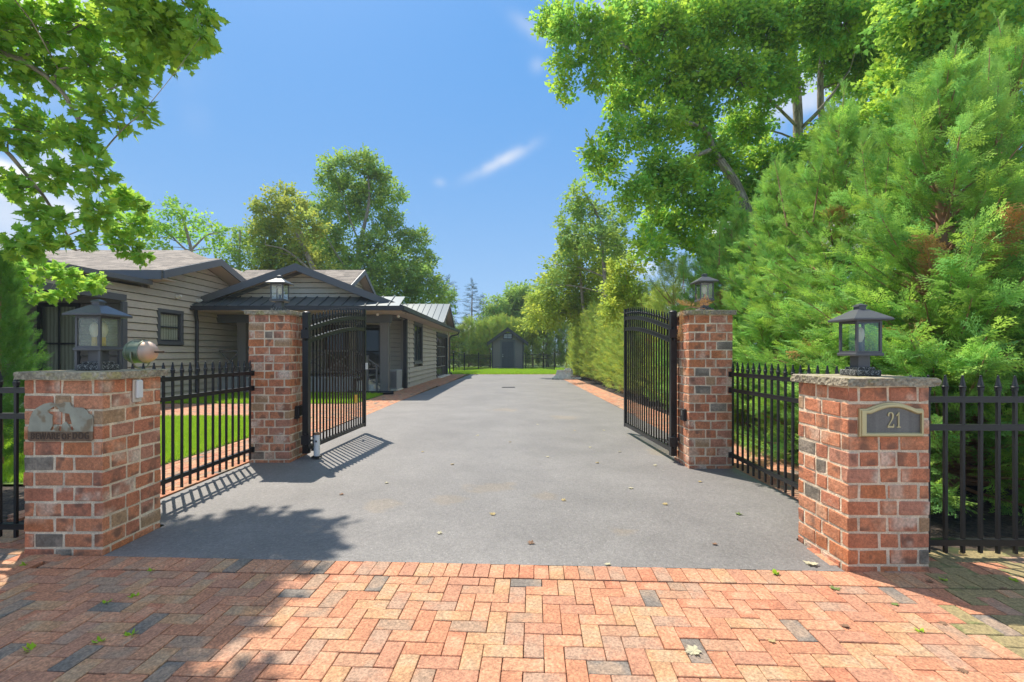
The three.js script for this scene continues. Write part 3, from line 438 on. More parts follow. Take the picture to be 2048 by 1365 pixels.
const slab = (a, b, c, d, t) => hexa([a, b, c, d], [a, b, c, d].map((p) => p.clone().add(new THREE.Vector3(0, t, 0))));

// left wing: wall that faces the driveway, under a gable; in front of it a lower sun porch with a wide opening
const WX = -10.2, gy = (D) => 4.30 - 0.32 * Math.abs(D - 15.5);
siding(boardX, WX, 0, 4.28, 0.2, (y) => Math.max(13.3, 15.5 - (4.30 - y) / 0.32), (y) => Math.min(18.2, 15.5 + (4.30 - y) / 0.32), [[13.6, 14.66, 1.62, 2.66]], M.siding, house);
openingX(WX, 13.70, 14.56, 1.72, 2.56, 1, house);
siding(boardX, WX, 0, 3.2, 0.2, () => 7.2, () => 13.3, [[8.2, 12.38, -1, 2.8]], M.siding, house);
part('porch_casing', merge([box(0.08, 0.16, 4.4, WX + 0.02, 2.82, -10.28), box(0.07, 2.72, 0.14, WX + 0.018, 1.36, -12.44), box(0.07, 2.72, 0.14, WX + 0.018, 1.36, -8.14)]), M.trim, house);
part('porch_roof', slab(V(-9.85, 3.2, 7), V(-9.85, 3.24, 13.0), V(-16, 3.24, 13.0), V(-16, 3.2, 7), 0.12), M.trim, house);
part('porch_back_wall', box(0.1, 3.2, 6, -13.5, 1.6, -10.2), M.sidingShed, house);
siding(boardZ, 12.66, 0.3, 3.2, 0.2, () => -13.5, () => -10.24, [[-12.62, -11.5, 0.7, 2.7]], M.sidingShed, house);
{ const w = new THREE.Group(); w.name = 'window'; house.add(w); part('casing', merge([box(0.1, 2.0, 0.06, -12.57, 1.7, -12.62), box(0.1, 2.0, 0.06, -11.55, 1.7, -12.62), box(0.92, 0.1, 0.06, -12.06, 2.65, -12.62), box(0.92, 0.1, 0.06, -12.06, 0.75, -12.62), box(0.92, 0.05, 0.05, -12.06, 1.62, -12.63), box(0.03, 1.8, 0.04, -12.06, 1.7, -12.63)]), M.darkTrim, w); part('pane', box(0.92, 1.8, 0.008, -12.06, 1.7, -12.66), M.pane, w); part('curtain', box(1.0, 1.9, 0.02, -12.06, 1.7, -12.78), M.curtain, w); }
part('porch_floor', box(3.2, 0.1, 6, -11.8, 0.25, -10.2), M.deck, house);
for (const [a, b] of [[8.5, 9.9], [10.1, 11.3], [11.45, 12.4]]) openingX(-13.43, a, b, 0.75, 2.45, 1, house, 'curtain', 0.07);
part('wall_core', merge([box(0.2, 3.4, 4.85, WX - 0.32, 1.7, -15.75), box(6, 3.3, 0.2, -13.3, 1.65, -13.5)]), M.plaster, house);
part('porch_core', box(6.1, 3.0, 0.1, -7.2, 1.5, -19.2), M.plaster, house);
part('roof_slope', slab(V(-9.55, 3.55, 12.95), V(-9.55, 4.37, 15.5), V(-20, 4.37, 15.5), V(-20, 3.55, 12.95), 0.09), M.shingle, house);
part('roof_slope', slab(V(-9.55, 3.55, 18.05), V(-9.55, 4.375, 15.5), V(-20, 4.375, 15.5), V(-20, 3.55, 18.05), 0.09), M.shingle, house);
part('eave_fascia', box(10.4, 0.24, 0.05, -14.75, 3.50, -12.92), M.trim, house);
part('soffit', merge([box(10.4, 0.02, 0.5, -14.75, 3.40, -13.2)]), M.soffit, house);
for (const s of [-1, 1]) {
  const q = (X, dy0, dy1) => hexa([V(X, 3.555 + dy0, 15.5 + s * 2.55), V(X, 4.375 + dy0, 15.5), V(X + 0.05, 4.375 + dy0, 15.5), V(X + 0.05, 3.555 + dy0, 15.5 + s * 2.55)], [V(X, 3.555 + dy1, 15.5 + s * 2.55), V(X, 4.375 + dy1, 15.5), V(X + 0.05, 4.375 + dy1, 15.5), V(X + 0.05, 3.555 + dy1, 15.5 + s * 2.55)]);
  part('rake_board', q(-9.545, -0.15, 0.075), M.trim, house);
  part('soffit', hexa([V(-9.55, 3.52, 15.5 + s * 2.5), V(-9.55, 4.32, 15.5), V(-10.19, 4.32, 15.5), V(-10.19, 3.52, 15.5 + s * 2.5)], [V(-9.55, 3.54, 15.5 + s * 2.5), V(-9.55, 4.34, 15.5), V(-10.19, 4.34, 15.5), V(-10.19, 3.54, 15.5 + s * 2.5)]), M.soffit, house);
}
// hipped main roof and the shingled cross gable behind the porch
part('hip_roof', rawTris([[V(-22, 5.72, 20), V(-10.4, 4.2, 15.6), V(-13.7, 5.72, 20)], [V(-22, 5.72, 20), V(-22, 4.2, 15.6), V(-10.4, 4.2, 15.6)], [V(-13.7, 5.72, 20), V(-10.4, 4.2, 15.6), V(-10.4, 4.2, 24.4)], [V(-22, 5.72, 20), V(-13.7, 5.72, 20), V(-10.4, 4.2, 24.4)], [V(-22, 5.72, 20), V(-10.4, 4.2, 24.4), V(-22, 4.2, 24.4)]]), M.shingle, house);
part('hip_fascia', merge([box(0.05, 0.22, 8.8, -10.37, 4.1, -20)]), M.trim, house);
part('roof_slope', slab(V(-6.25, 3.95, 18.3), V(-6.25, 4.80, 20), V(-11.2, 4.80, 20), V(-11.2, 3.95, 18.3), 0.08), M.shingle, house);
part('roof_slope', slab(V(-6.25, 3.95, 21.7), V(-6.25, 4.805, 20), V(-11.2, 4.805, 20), V(-11.2, 3.95, 21.7), 0.08), M.shingle, house);
for (const s of [-1, 1]) part('rake_board', hexa([V(-6.24, 3.82, 20 + s * 1.72), V(-6.24, 4.67, 20), V(-6.2, 4.67, 20), V(-6.2, 3.82, 20 + s * 1.72)], [V(-6.24, 4.0, 20 + s * 1.72), V(-6.24, 4.89, 20), V(-6.2, 4.89, 20), V(-6.2, 4.0, 20 + s * 1.72)]), M.trim, house);
siding(boardX, -6.6, 3.2, 4.7, 0.18, (y) => 20 - (4.72 - y) / 0.5, (y) => 20 + (4.72 - y) / 0.5, [], M.siding, house);
for (const s of [-1, 1]) part('soffit', hexa([V(-6.25, 3.9, 20 + s * 1.7), V(-6.25, 4.74, 20), V(-6.6, 4.74, 20), V(-6.6, 3.9, 20 + s * 1.7)], [V(-6.25, 3.92, 20 + s * 1.7), V(-6.25, 4.76, 20), V(-6.6, 4.76, 20), V(-6.6, 3.92, 20 + s * 1.7)]), M.soffit, house);

// porch and garage wing: gable roof whose ridge runs away from the camera
const RX = -7.03, RY = 4.20, EXR = -3.55, EYR = 2.84, EXL = -10.1, EYL = 3.12;
part('roof_slope', slab(V(RX, RY, 15.42), V(EXR, EYR, 15.42), V(EXR, EYR, 31), V(RX, RY, 31), 0.075), M.shingle, house);
part('roof_slope', slab(V(RX, RY + 0.004, 15.42), V(EXL, EYL, 15.42), V(EXL, EYL, 31), V(RX, RY + 0.004, 31), 0.075), M.shingle, house);
const rake = (x0, y0, x1, y1, D) => hexa([V(x0, y0 - 0.15, D), V(x1, y1 - 0.15, D), V(x1, y1 - 0.15, D + 0.045), V(x0, y0 - 0.15, D + 0.045)], [V(x0, y0 + 0.085, D), V(x1, y1 + 0.085, D), V(x1, y1 + 0.085, D + 0.045), V(x0, y0 + 0.085, D + 0.045)]);
part('rake_board', rake(RX, RY, EXR, EYR, 15.37), M.trim, house); part('rake_board', rake(RX, RY, EXL, EYL, 15.37), M.trim, house);
const under = (x0, y0, x1, y1) => hexa([V(x0, y0 - 0.05, 15.42), V(x1, y1 - 0.05, 15.42), V(x1, y1 - 0.05, 15.9), V(x0, y0 - 0.05, 15.9)], [V(x0, y0 - 0.03, 15.42), V(x1, y1 - 0.03, 15.42), V(x1, y1 - 0.03, 15.9), V(x0, y0 - 0.03, 15.9)]);
part('soffit', under(RX, RY, EXR, EYR), M.soffit, house); part('soffit', under(RX, RY, EXL, EYL), M.soffit, house);
siding(boardZ, 15.9, 3.2, 4.12, 0.18, (y) => RX - (RY - 0.06 - y) / ((RY - EYL) / (RX - EXL)), (y) => RX + (RY - 0.06 - y) / ((RY - EYR) / (EXR - RX)), [], M.siding, house);
for (const [x0, y0, x1, y1] of [[RX, RY - 0.05, EXR, EYR - 0.05], [RX, RY - 0.05, EXL, EYL - 0.05]]) part('frieze_board', hexa([V(x0, y0 - 0.12, 15.86), V(x1, y1 - 0.12, 15.86), V(x1, y1 - 0.12, 15.89), V(x0, y0 - 0.12, 15.89)], [V(x0, y0, 15.86), V(x1, y1, 15.86), V(x1, y1, 15.89), V(x0, y0, 15.89)]), M.trim, house);
function seamPanel(a, b, c, d, mat, parent) { // a, b at the eave, d, c above them; a raised seam along a-d
  const up = new THREE.Vector3().subVectors(b, a).cross(new THREE.Vector3().subVectors(d, a)).normalize(); if (up.y < 0) up.negate();
  const e = new THREE.Vector3().subVectors(b, a).normalize().multiplyScalar(0.022), k = up.clone().multiplyScalar(0.035), t = up.clone().multiplyScalar(0.02), P = (v, ...w) => w.reduce((s, q) => s.add(q), v.clone());
  part('roof_panel', merge([hexa([a, b, c, d], [P(a, t), P(b, t), P(c, t), P(d, t)]), hexa([P(a, t), P(a, t, e), P(d, t, e), P(d, t)], [P(a, t, k), P(a, t, e, k), P(d, t, e, k), P(d, t, k)])]), mat, parent);
}
{ const n = 18, x0 = -10.2, x1 = -3.6; for (let i = 0; i < n; i++) { const a = lerp(x0, x1, i / n), b = lerp(x0, x1, (i + 1) / n) - 0.002; seamPanel(V(a, 2.86, 15.08), V(b, 2.86, 15.08), V(b, 3.25, 15.93), V(a, 3.25, 15.93), M.metalRoof, house); } }
{ const n = 10, x0 = -7.2, x1 = -3.72; for (const s of [-1, 1]) for (let i = 0; i < n; i++) { const a = lerp(x0, x1, i / n), b = lerp(x0, x1, (i + 1) / n) - 0.002; seamPanel(V(a, 3.02, 28 + s * 2.55), V(b, 3.02, 28 + s * 2.55), V(b, 4.27, 28 + s * 0.005), V(a, 4.27, 28 + s * 0.005), M.metalRoof, house); } }
for (const s of [-1, 1]) {
  part('rake_board', hexa([V(-3.72, 2.86, 28 + s * 2.57), V(-3.72, 4.1, 28), V(-3.68, 4.1, 28), V(-3.68, 2.86, 28 + s * 2.57)], [V(-3.72, 3.05, 28 + s * 2.57), V(-3.72, 4.31, 28), V(-3.68, 4.31, 28), V(-3.68, 3.05, 28 + s * 2.57)]), M.trim, house);
  part('soffit', hexa([V(-3.73, 2.96, 28 + s * 2.5), V(-3.73, 4.19, 28), V(-4.15, 4.19, 28), V(-4.15, 2.96, 28 + s * 2.5)], [V(-3.73, 2.98, 28 + s * 2.5), V(-3.73, 4.21, 28), V(-4.15, 4.21, 28), V(-4.15, 2.98, 28 + s * 2.5)]), M.soffit, house);
}
siding(boardX, -4.14, 2.95, 4.1, 0.18, (y) => 28 - (4.15 - y) / 0.49, (y) => 28 + (4.15 - y) / 0.49, [], M.siding, house);
part('gutter', merge([box(6.75, 0.12, 0.11, -6.83, 2.79, -15.03), box(6.75, 0.016, 0.13, -6.83, 2.858, -15.03)]), M.darkTrim, house);
part('gutter', merge([box(0.11, 0.12, 16.0, -3.49, 2.80, -23.03), box(0.13, 0.016, 16.0, -3.49, 2.868, -23.03)]), M.darkTrim, house);
part('soffit', box(6.6, 0.02, 1.35, -6.85, 2.715, -15.76), M.soffit, house); part('soffit', box(0.62, 0.02, 14.5, -3.86, 2.735, -23.72), M.soffit, house);
part('porch_beam', box(6.0, 0.28, 0.2, -7.2, 2.56, -16.45), M.trim, house);
part('porch_ceiling', box(6.0, 0.03, 2.7, -7.2, 2.69, -17.9), M.post, house);
for (const x of [-9.32, -7.5, -4.42]) {
  const c = part('porch_column', merge([box(0.26, 2.36, 0.26, x, 1.24, -16.45), ...[-1, 1].flatMap((s) => [box(0.04, 2.2, 0.012, x + s * 0.11, 1.24, -16.314), box(0.012, 2.2, 0.04, x + 0.136, 1.24, -16.45 + s * 0.11)])]), M.post, house);
  part('plinth', box(0.31, 0.13, 0.31, x, 0.065, -16.45), M.post, c); part('capital', box(0.31, 0.09, 0.31, x, 2.37, -16.45), M.post, c);
}
siding(boardZ, 19.1, 0, 2.7, 0.18, () => -10.2, () => -4.2, [[-6.3, -5.25, 0.4, 2.5], [-7.6, -6.55, 0.4, 2.5], [-9.2, -8.2, 1.1, 2.4]], M.siding, house);
for (const [a, b, y0, y1] of [[-6.3, -5.25, 0.52, 2.5], [-7.6, -6.55, 0.52, 2.5], [-9.2, -8.2, 1.1, 2.4]]) {
  const d = new THREE.Group(); d.name = y0 < 1 ? 'glass_door' : 'window'; house.add(d);
  part('frame', merge([box(0.12, y1 - y0, 0.07, a + 0.06, (y0 + y1) / 2, -19.08), box(0.12, y1 - y0, 0.07, b - 0.06, (y0 + y1) / 2, -19.08), box(b - a - 0.24, 0.12, 0.07, (a + b) / 2, y1 - 0.06, -19.08), box(b - a - 0.24, 0.2, 0.07, (a + b) / 2, y0 + 0.1, -19.08)]), M.darkTrim, d);
  part('pane', box(b - a - 0.24, y1 - y0 - 0.32, 0.01, (a + b) / 2, (y0 + y1) / 2 + 0.04, -19.09), M.window, d);
}
part('porch_deck', box(4.72, 0.07, 2.75, -7.84, 0.52, -17.7), M.deck, house);
{ let x = -10.18; while (x < -5.5) { part('skirt_board', box(0.145, 0.44, 0.02, x + 0.0725, 0.26, -16.36), M.deck, house); x += 0.156; } }
{ // railing with crossed braces
  const r = []; for (const [a, b] of [[-10.15, -9.45], [-9.19, -7.63], [-7.37, -5.55]]) {
    r.push(box(b - a, 0.06, 0.08, (a + b) / 2, 1.45, -16.45), box(b - a, 0.05, 0.05, (a + b) / 2, 0.72, -16.45));
    const n = Math.max(1, Math.round((b - a) / 0.85)); for (let i = 0; i < n; i++) { const p = a + (b - a) * i / n, q = a + (b - a) * (i + 1) / n, l = Math.hypot(q - p, 0.68), g = Math.atan2(0.68, q - p); for (const s of [-1, 1]) { const bar = new THREE.BoxGeometry(l, 0.04, 0.03 + s * 0.003).rotateZ(s * g).translate((p + q) / 2, 1.085, -16.45); r.push(boxUV(bar)); } r.push(box(0.05, 0.7, 0.05, q, 1.085, -16.45)); }
  }
  part('railing', merge(r), M.post, house);
}
for (let i = 0; i < 3; i++) part('step', box(0.32, 0.13 * (3 - i), 1.3, -5.32 + i * 0.3, 0.065 * (3 - i), -17.25), M.concrete, house);
{ const a = V(-5.5, 1.48, 16.5), b = V(-4.58, 0.86, 16.5); part('stair_rail', merge([tube([a, b], 0.03, 0.03, 8), tube([V(-5.5, 0.84, 16.5), V(-4.58, 0.22, 16.5)], 0.022, 0.022, 8), box(0.07, 1.3, 0.07, -5.05, 0.65, -16.5), box(0.06, 0.88, 0.06, -4.72, 0.5, -16.5)]), M.post, house); }

// garage wall along the driveway
const GX = -4.18;
siding(boardX, GX, 0, 2.74, 0.2, () => 18.8, () => 30.5, [[20.0, 21.9, 0.88, 2.7], [26.0, 30.0, -1, 2.42]], M.siding, house);
part('corner_board', box(0.14, 2.74, 0.2, GX - 0.04, 1.37, -18.72), M.darkTrim, house);
part('corner_board', box(0.10, 2.74, 0.12, GX - 0.02, 1.37, -30.56), M.white, house);
part('garage_core', merge([box(0.1, 2.7, 7.0, GX - 0.22, 1.35, -22.4), box(5.7, 2.7, 0.1, -7.1, 1.35, -30.7)]), M.plaster, house);
openingX(GX, 20.12, 21.78, 1.02, 2.6, 2, house, 'dark', 0.12, 0);
{
  const d = new THREE.Group(); d.name = 'garage_door'; house.add(d);
  part('casing', merge([box(0.08, 0.2, 4.16, GX + 0.03, 2.44, -28), box(0.10, 2.34, 0.1, GX + 0.02, 1.17, -26.02), box(0.12, 2.34, 0.3, GX + 0.03, 1.17, -29.9)]), M.darkTrim, d);
  const nC = 6, nR = 4, dl = 3.66 / nC, hl = 2.3 / nR; const fr = [];
  for (let i = 0; i <= nC; i++) fr.push(box(0.05, 2.3, 0.05, GX - 0.06, 1.17, -(26.09 + i * dl))); for (let j = 0; j <= nR; j++) fr.push(box(0.046, 0.06, 3.66, GX - 0.06, 0.04 + j * hl, -(26.09 + 1.83)));
  part('door_frame', merge(fr), M.post, d);
  for (let i = 0; i < nC; i++) for (let j = 0; j < nR; j++) if (!(i === 3 && j === 1)) part('pane', box(0.008, hl - 0.062, dl - 0.052, GX - 0.07, 0.04 + (j + 0.5) * hl, -(26.09 + (i + 0.5) * dl)), M.window, d);
  part('threshold', box(0.3, 0.06, 3.9, GX + 0.1, 0.03, -28), M.concrete, d);
}
const pipe = (pts, r = 0.045) => tube(pts, r, r, 10);
part('downspout', merge([pipe([V(-3.5, 2.78, 30.95), V(-3.55, 2.62, 30.95), V(-4.02, 2.45, 30.75), V(-4.06, 2.25, 30.72)]), pipe([V(-4.06, 2.28, 30.72), V(-4.06, 0.12, 30.72)]), pipe([V(-4.06, 0.14, 30.72), V(-3.95, 0.05, 30.9)])]), M.darkTrim, house);
part('downspout', merge([pipe([V(-10.0, 2.8, 15.0), V(-10.08, 2.6, 15.12), V(-10.1, 2.4, 15.2)], 0.05), pipe([V(-10.1, 2.45, 15.2), V(-10.1, 0.1, 15.2)], 0.05)]), M.darkTrim, house);
part('porch_light_bulb', new THREE.SphereGeometry(0.05, 12, 8).translate(-4.35, 2.62, -15.3), M.beige, house); part('porch_light_bulb', new THREE.SphereGeometry(0.05, 12, 8).translate(-3.75, 2.58, -15.6), M.beige, house);
for (const [D, y] of [[14.35, 3.08], [15.3, 3.06]]) { const f = part('flood_light', new THREE.CylinderGeometry(0.035, 0.06, 0.12, 12).rotateZ(-1.2).translate(WX + 0.13, y, -D), M.white, house); part('bracket', merge([new THREE.CylinderGeometry(0.05, 0.05, 0.03, 12).rotateZ(Math.PI / 2).translate(WX + 0.03, y, -D)]), M.white, f); }
{
  const g = thing('air_conditioner', 'grey louvred air conditioning unit tucked beside the garage corner', 'air conditioner', V(-4.43, 0, 17.75));
  part('cabinet', boxUV(chamferBox(0.42, 0.72, 0.8, 0.02)).translate(0, 0.40, 0), M.deck, g); const s = []; for (let i = 0; i < 16; i++) s.push(box(0.008, 0.6, 0.014, -0.18 + i * 0.024, 0.40, 0.404)); part('louvre', merge(s), M.post, g); part('base_pad', box(0.5, 0.05, 0.86, 0, 0.025, 0), M.concrete, g);
}
tag(struct('drain_pipe', tube([V(-5.5, 0.06, 15.9), V(-4.9, 0.055, 15.75), V(-4.35, 0.06, 15.7), V(-3.95, 0.06, 15.75)], 0.06, 0.06, 10), M.blackPlastic), 'black drain pipe lying along the grass at the porch corner', 'pipe').userData.kind = 'thing';

// ---------------------------------------------------------------- shed and garden fence at the end of the drive
{
  const D = 41.5, x0 = -1.76, x1 = 0.93, cx = (x0 + x1) / 2, s = thing('garden_shed', 'small dark gabled shed with a slate blue door', 'shed', V(cx, 0, D)); const q = new THREE.Group(); s.add(q); s.remove(q);
  const L = (x1 - x0) / 2, hp = 3.5, he = 2.5, loc = (b) => (plane, y0, y1, b0, b1, t0, t1, mat, parent) => b(0, y0, y1, b0, b1, t0, t1, mat, parent);
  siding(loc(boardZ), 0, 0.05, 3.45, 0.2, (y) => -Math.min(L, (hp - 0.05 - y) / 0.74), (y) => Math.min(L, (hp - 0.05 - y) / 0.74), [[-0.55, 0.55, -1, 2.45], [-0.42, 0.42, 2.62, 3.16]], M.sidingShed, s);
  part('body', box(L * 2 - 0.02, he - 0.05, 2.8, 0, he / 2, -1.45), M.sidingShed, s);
  for (const k of [-1, 1]) { part('corner_board', box(0.12, 2.45, 0.06, k * L, 1.23, 0.02), M.darkTrim, s);
    part('roof_slope', hexa([[0, hp, 0.28], [k * 1.78, hp - 1.78 * 0.74 + 0.02, 0.28], [k * 1.78, hp - 1.78 * 0.74 + 0.02, -3.1], [0, hp, -3.1]].map((a) => new THREE.Vector3(...a)), [[0, hp + 0.12, 0.28], [k * 1.78, hp - 1.78 * 0.74 + 0.14, 0.28], [k * 1.78, hp - 1.78 * 0.74 + 0.14, -3.1], [0, hp + 0.12, -3.1]].map((a) => new THREE.Vector3(...a))), M.shedRoof, s);
    part('rake_board', hexa([[0, hp - 0.18, 0.285], [k * 1.8, hp - 1.8 * 0.74 - 0.16, 0.285], [k * 1.8, hp - 1.8 * 0.74 - 0.16, 0.34], [0, hp - 0.18, 0.34]].map((a) => new THREE.Vector3(...a)), [[0, hp + 0.15, 0.285], [k * 1.8, hp - 1.8 * 0.74 + 0.17, 0.285], [k * 1.8, hp - 1.8 * 0.74 + 0.17, 0.34], [0, hp + 0.15, 0.34]].map((a) => new THREE.Vector3(...a))), M.darkTrim, s); }
  part('door_casing', merge([box(0.13, 2.42, 0.06, -0.58, 1.21, 0.03), box(0.13, 2.42, 0.06, 0.58, 1.21, 0.03), box(1.29, 0.13, 0.06, 0, 2.485, 0.03)]), M.trim, s);
  const door = part('door', box(1.03, 2.36, 0.05, 0, 1.23, 0), std({ color: lin(0.035, 0.048, 0.072), roughness: 0.45 }), s);
  for (const x of [-0.24, 0.24]) for (const [y, h] of [[0.55, 0.7], [1.4, 0.75], [2.1, 0.36]]) part('door_panel', boxUV(chamferBox(0.34, h, 0.03, 0.012)).translate(x, y, 0.02), door.material, door);
  part('knob', new THREE.SphereGeometry(0.04, 10, 8).translate(-0.43, 1.12, 0.06), M.white, door); part('deadbolt', new THREE.SphereGeometry(0.032, 10, 8).translate(-0.43, 1.28, 0.045), M.white, door);
  const w = part('window', merge([box(0.09, 0.54, 0.06, -0.38, 2.89, 0.03), box(0.09, 0.54, 0.06, 0.38, 2.89, 0.03), box(0.67, 0.09, 0.06, 0, 3.115, 0.03), box(0.67, 0.09, 0.06, 0, 2.665, 0.03), box(0.03, 0.36, 0.04, 0, 2.89, 0.02), box(0.67, 0.03, 0.036, 0, 2.89, 0.02)]), M.darkTrim, s);
  for (const x of [-0.17, 0.17]) for (const y of [2.79, 2.99]) part('pane', box(0.31, 0.165, 0.01, x, y, 0.005), M.pane, w);
  part('window_back', box(0.7, 0.4, 0.02, 0, 2.89, -0.1), M.curtain, w);
  part('door_step', box(1.2, 0.08, 0.6, 0, 0.03, 0.5), M.concrete, s);
}
function gardenFence(label, pts) {
  const g = thing('garden_fence', label, 'fence', V(0, 0, 0), 0, 'iron garden fences by the shed');
  for (let i = 0; i < pts.length; i++) {
    const a = pts[i]; const po = part('post', box(0.085, 1.35, 0.085, a.x, 0.675, a.z), M.iron, g); part('ball_cap', new THREE.SphereGeometry(0.06, 10, 8).translate(a.x, 1.4, a.z), M.iron, po);
    if (!i) continue; const b = pts[i - 1], d = new THREE.Vector3().subVectors(a, b), L = d.length(), n = Math.round(L / 0.13), turn = Math.atan2(-d.z, d.x), pan = new THREE.Group(); pan.name = 'panel'; pan.position.copy(b); pan.rotation.y = turn; g.add(pan);
    for (const y of [1.27, 0.95, 0.16]) part('rail', box(L - 0.09, 0.035, 0.03, L / 2, y, 0), M.iron, pan);
    for (let k = 1; k < n; k++) { const m = part('picket', pk, M.iron, pan); m.position.x = k * L / n; }
  }
}
const pk = box(0.02, 1.2, 0.02, 0, 0.66, 0.0005);
gardenFence('iron garden fence between the garage and the shed', [V(-4.35, 0, 35), V(-3.62, 0, 35.6), V(-2.75, 0, 38.5), V(-1.9, 0, 41.3)]);
gardenFence('iron garden fence between the shed and the hedge', [V(1.1, 0, 41.3), V(2.6, 0, 39.6), V(3.3, 0, 37.5)]);

// ---------------------------------------------------------------- loose things
{
  const g = thing('stone_ornament', 'weathered white stone ornament lying at the hedge end of the drive', 'ornament', V(2.72, 0, 25.4), -0.25); g.scale.setScalar(0.9);
  part('slab', boxUV(chamferBox(1.25, 0.08, 0.85, 0.015, 0.02)).translate(0, 0.045, 0), M.concrete, g);
  const f = (w, d, y, x = 0) => [[-w, y, -d], [w, y, -d], [w, y, d], [-w, y, d]].map((a) => new THREE.Vector3(a[0] + x, a[1], a[2]));
  part('pedestal', merge([hexa(f(0.42, 0.36, 0.086, -0.12), f(0.40, 0.34, 0.16, -0.12)), hexa(f(0.36, 0.30, 0.16, -0.12), f(0.25, 0.22, 0.46, -0.1)), hexa(f(0.27, 0.24, 0.46, -0.1), f(0.27, 0.24, 0.53, -0.1))]), M.concrete, g);
  const c = []; c.push(new THREE.TorusGeometry(0.24, 0.055, 10, 26).rotateY(0.2).translate(0.30, 0.38, 0.12), new THREE.TorusGeometry(0.12, 0.05, 10, 20).rotateY(0.2).translate(0.30, 0.38, 0.17));
  for (let k = 0; k < 9; k++) { const a = k / 9 * 6.283; c.push(new THREE.SphereGeometry(0.075, 10, 8).scale(1, 1, 0.8).translate(0.30 + Math.cos(a) * 0.18, 0.38 + Math.sin(a) * 0.18, 0.16)); }
  for (const s of [-1, 1]) c.push(new THREE.TorusGeometry(0.09, 0.045, 8, 18, 5).rotateZ(s).translate(0.30 + s * 0.24, 0.14, 0.24));
  c.push(new THREE.SphereGeometry(0.24, 18, 12).scale(1, 1, 0.7).translate(0.30, 0.36, 0.02), new THREE.CylinderGeometry(0.16, 0.24, 0.24, 12).translate(0.30, 0.205, 0.1));
  part('carved_scroll', merge(c.map((x) => { x.deleteAttribute('uv'); return boxUV(x); })), M.concrete, g);
  part('base_fragment', boxUV(chamferBox(0.7, 0.09, 0.3, 0.02, 0.03)).translate(0.72, 0.05, 0.1), M.concrete, g);
}
{
  const g = thing('drain_grate', 'small iron drain grate set in the middle of the drive', 'drain', V(-0.16, 0.002, 19.0)), b = [];
  for (let i = 0; i < 8; i++) b.push(box(0.022, 0.012, 0.28, -0.21 + i * 0.06, 0.004, 0));
  part('bars', merge(b), M.iron, g); part('rim', merge([box(0.52, 0.012, 0.03, 0, 0.005, 0.155), box(0.52, 0.012, 0.03, 0, 0.005, -0.155), box(0.03, 0.0115, 0.28, 0.245, 0.005, 0), box(0.03, 0.0115, 0.28, -0.245, 0.005, 0)]), M.iron, g);
}
{
  const g = thing('searchlight', 'round green and copper searchlight on a forked stand behind the fence', 'searchlight', V(-4.93, 0, 6.3)), prof = (a) => a.map(([r, y]) => new THREE.Vector2(r, y));
  const green = std({ color: lin(0.23, 0.27, 0.20), metalness: 0.6, roughness: 0.38 }), cop = std({ color: lin(0.62, 0.46, 0.36), metalness: 0.5, roughness: 0.55 });
  const turn = (m) => { m.position.set(0, 1.375, 0); m.rotation.set(0, -0.08, 0); return m; }, toX = (q) => q.rotateZ(-Math.PI / 2);
  turn(part('drum', toX(new THREE.LatheGeometry(prof([[0.0, -0.2], [0.07, -0.19], [0.125, -0.15], [0.145, -0.10], [0.147, 0.06], [0.15, 0.062], [0.15, 0.075], [0.144, 0.078]]), 36)), green, g));
  turn(part('rim', merge([toX(new THREE.TorusGeometry(0.147, 0.008, 8, 36).rotateX(Math.PI / 2).translate(0, 0.07, 0)), toX(new THREE.TorusGeometry(0.146, 0.007, 8, 36).rotateX(Math.PI / 2).translate(0, -0.1, 0))]), green, g));
  turn(part('dome', toX(new THREE.LatheGeometry(prof([[0.143, 0.078], [0.135, 0.115], [0.115, 0.15], [0.08, 0.18], [0.04, 0.196], [0, 0.2]]), 36)), cop, g));
  turn(part('handle', merge([toX(new THREE.CylinderGeometry(0.014, 0.014, 0.14, 10).translate(0, 0.25, 0)), box(0.02, 0.02, 0.05, 0.185, 0, 0)]), M.rustDark, g));
  turn(part('vent', merge([box(0.12, 0.022, 0.07, -0.02, 0.152, 0), box(0.13, 0.008, 0.085, -0.02, 0.168, 0)]), M.steel, g));
  turn(part('yoke', tube([V(0, 0.0, 0.158), V(0, -0.1, 0.152), V(0, -0.19, 0.09), V(0, -0.215, 0), V(0, -0.19, -0.09), V(0, -0.1, -0.152), V(0, 0.0, -0.158)], 0.012, 0.012, 8, 30), green, g));
  part('pole', new THREE.CylinderGeometry(0.018, 0.022, 1.16, 12).translate(0, 0.585, 0), green, g); part('foot', new THREE.CylinderGeometry(0.15, 0.17, 0.03, 24).translate(0, 0.016, 0), green, g);
}
{
  const h = thing('distant_house', 'pale distant roof showing above the back hedge', 'house', at(938, 690, 75)); h.position.y = 0;
  const f = (w, d, y) => [[-w, y, -d], [w, y, -d], [w, y, d], [-w, y, d]].map((a) => new THREE.Vector3(...a));
  part('wall', box(5, 4.6, 6, 0, 2.3, 0), M.deck, h); part('roof', hexa(f(2.9, 3.4, 4.6), f(0.4, 0.4, 6.4)), std({ color: lin(0.5, 0.48, 0.5), roughness: 0.9 }), h);
}
tag(struct('overhead_wire', tube([V(-9, 8.2, 60), V(-2, 7.7, 60), V(12, 8.6, 60)], 0.02, 0.02, 5, 20), M.iron), 'thin overhead wire crossing the sky behind the shed', 'wire').userData.kind = 'thing';

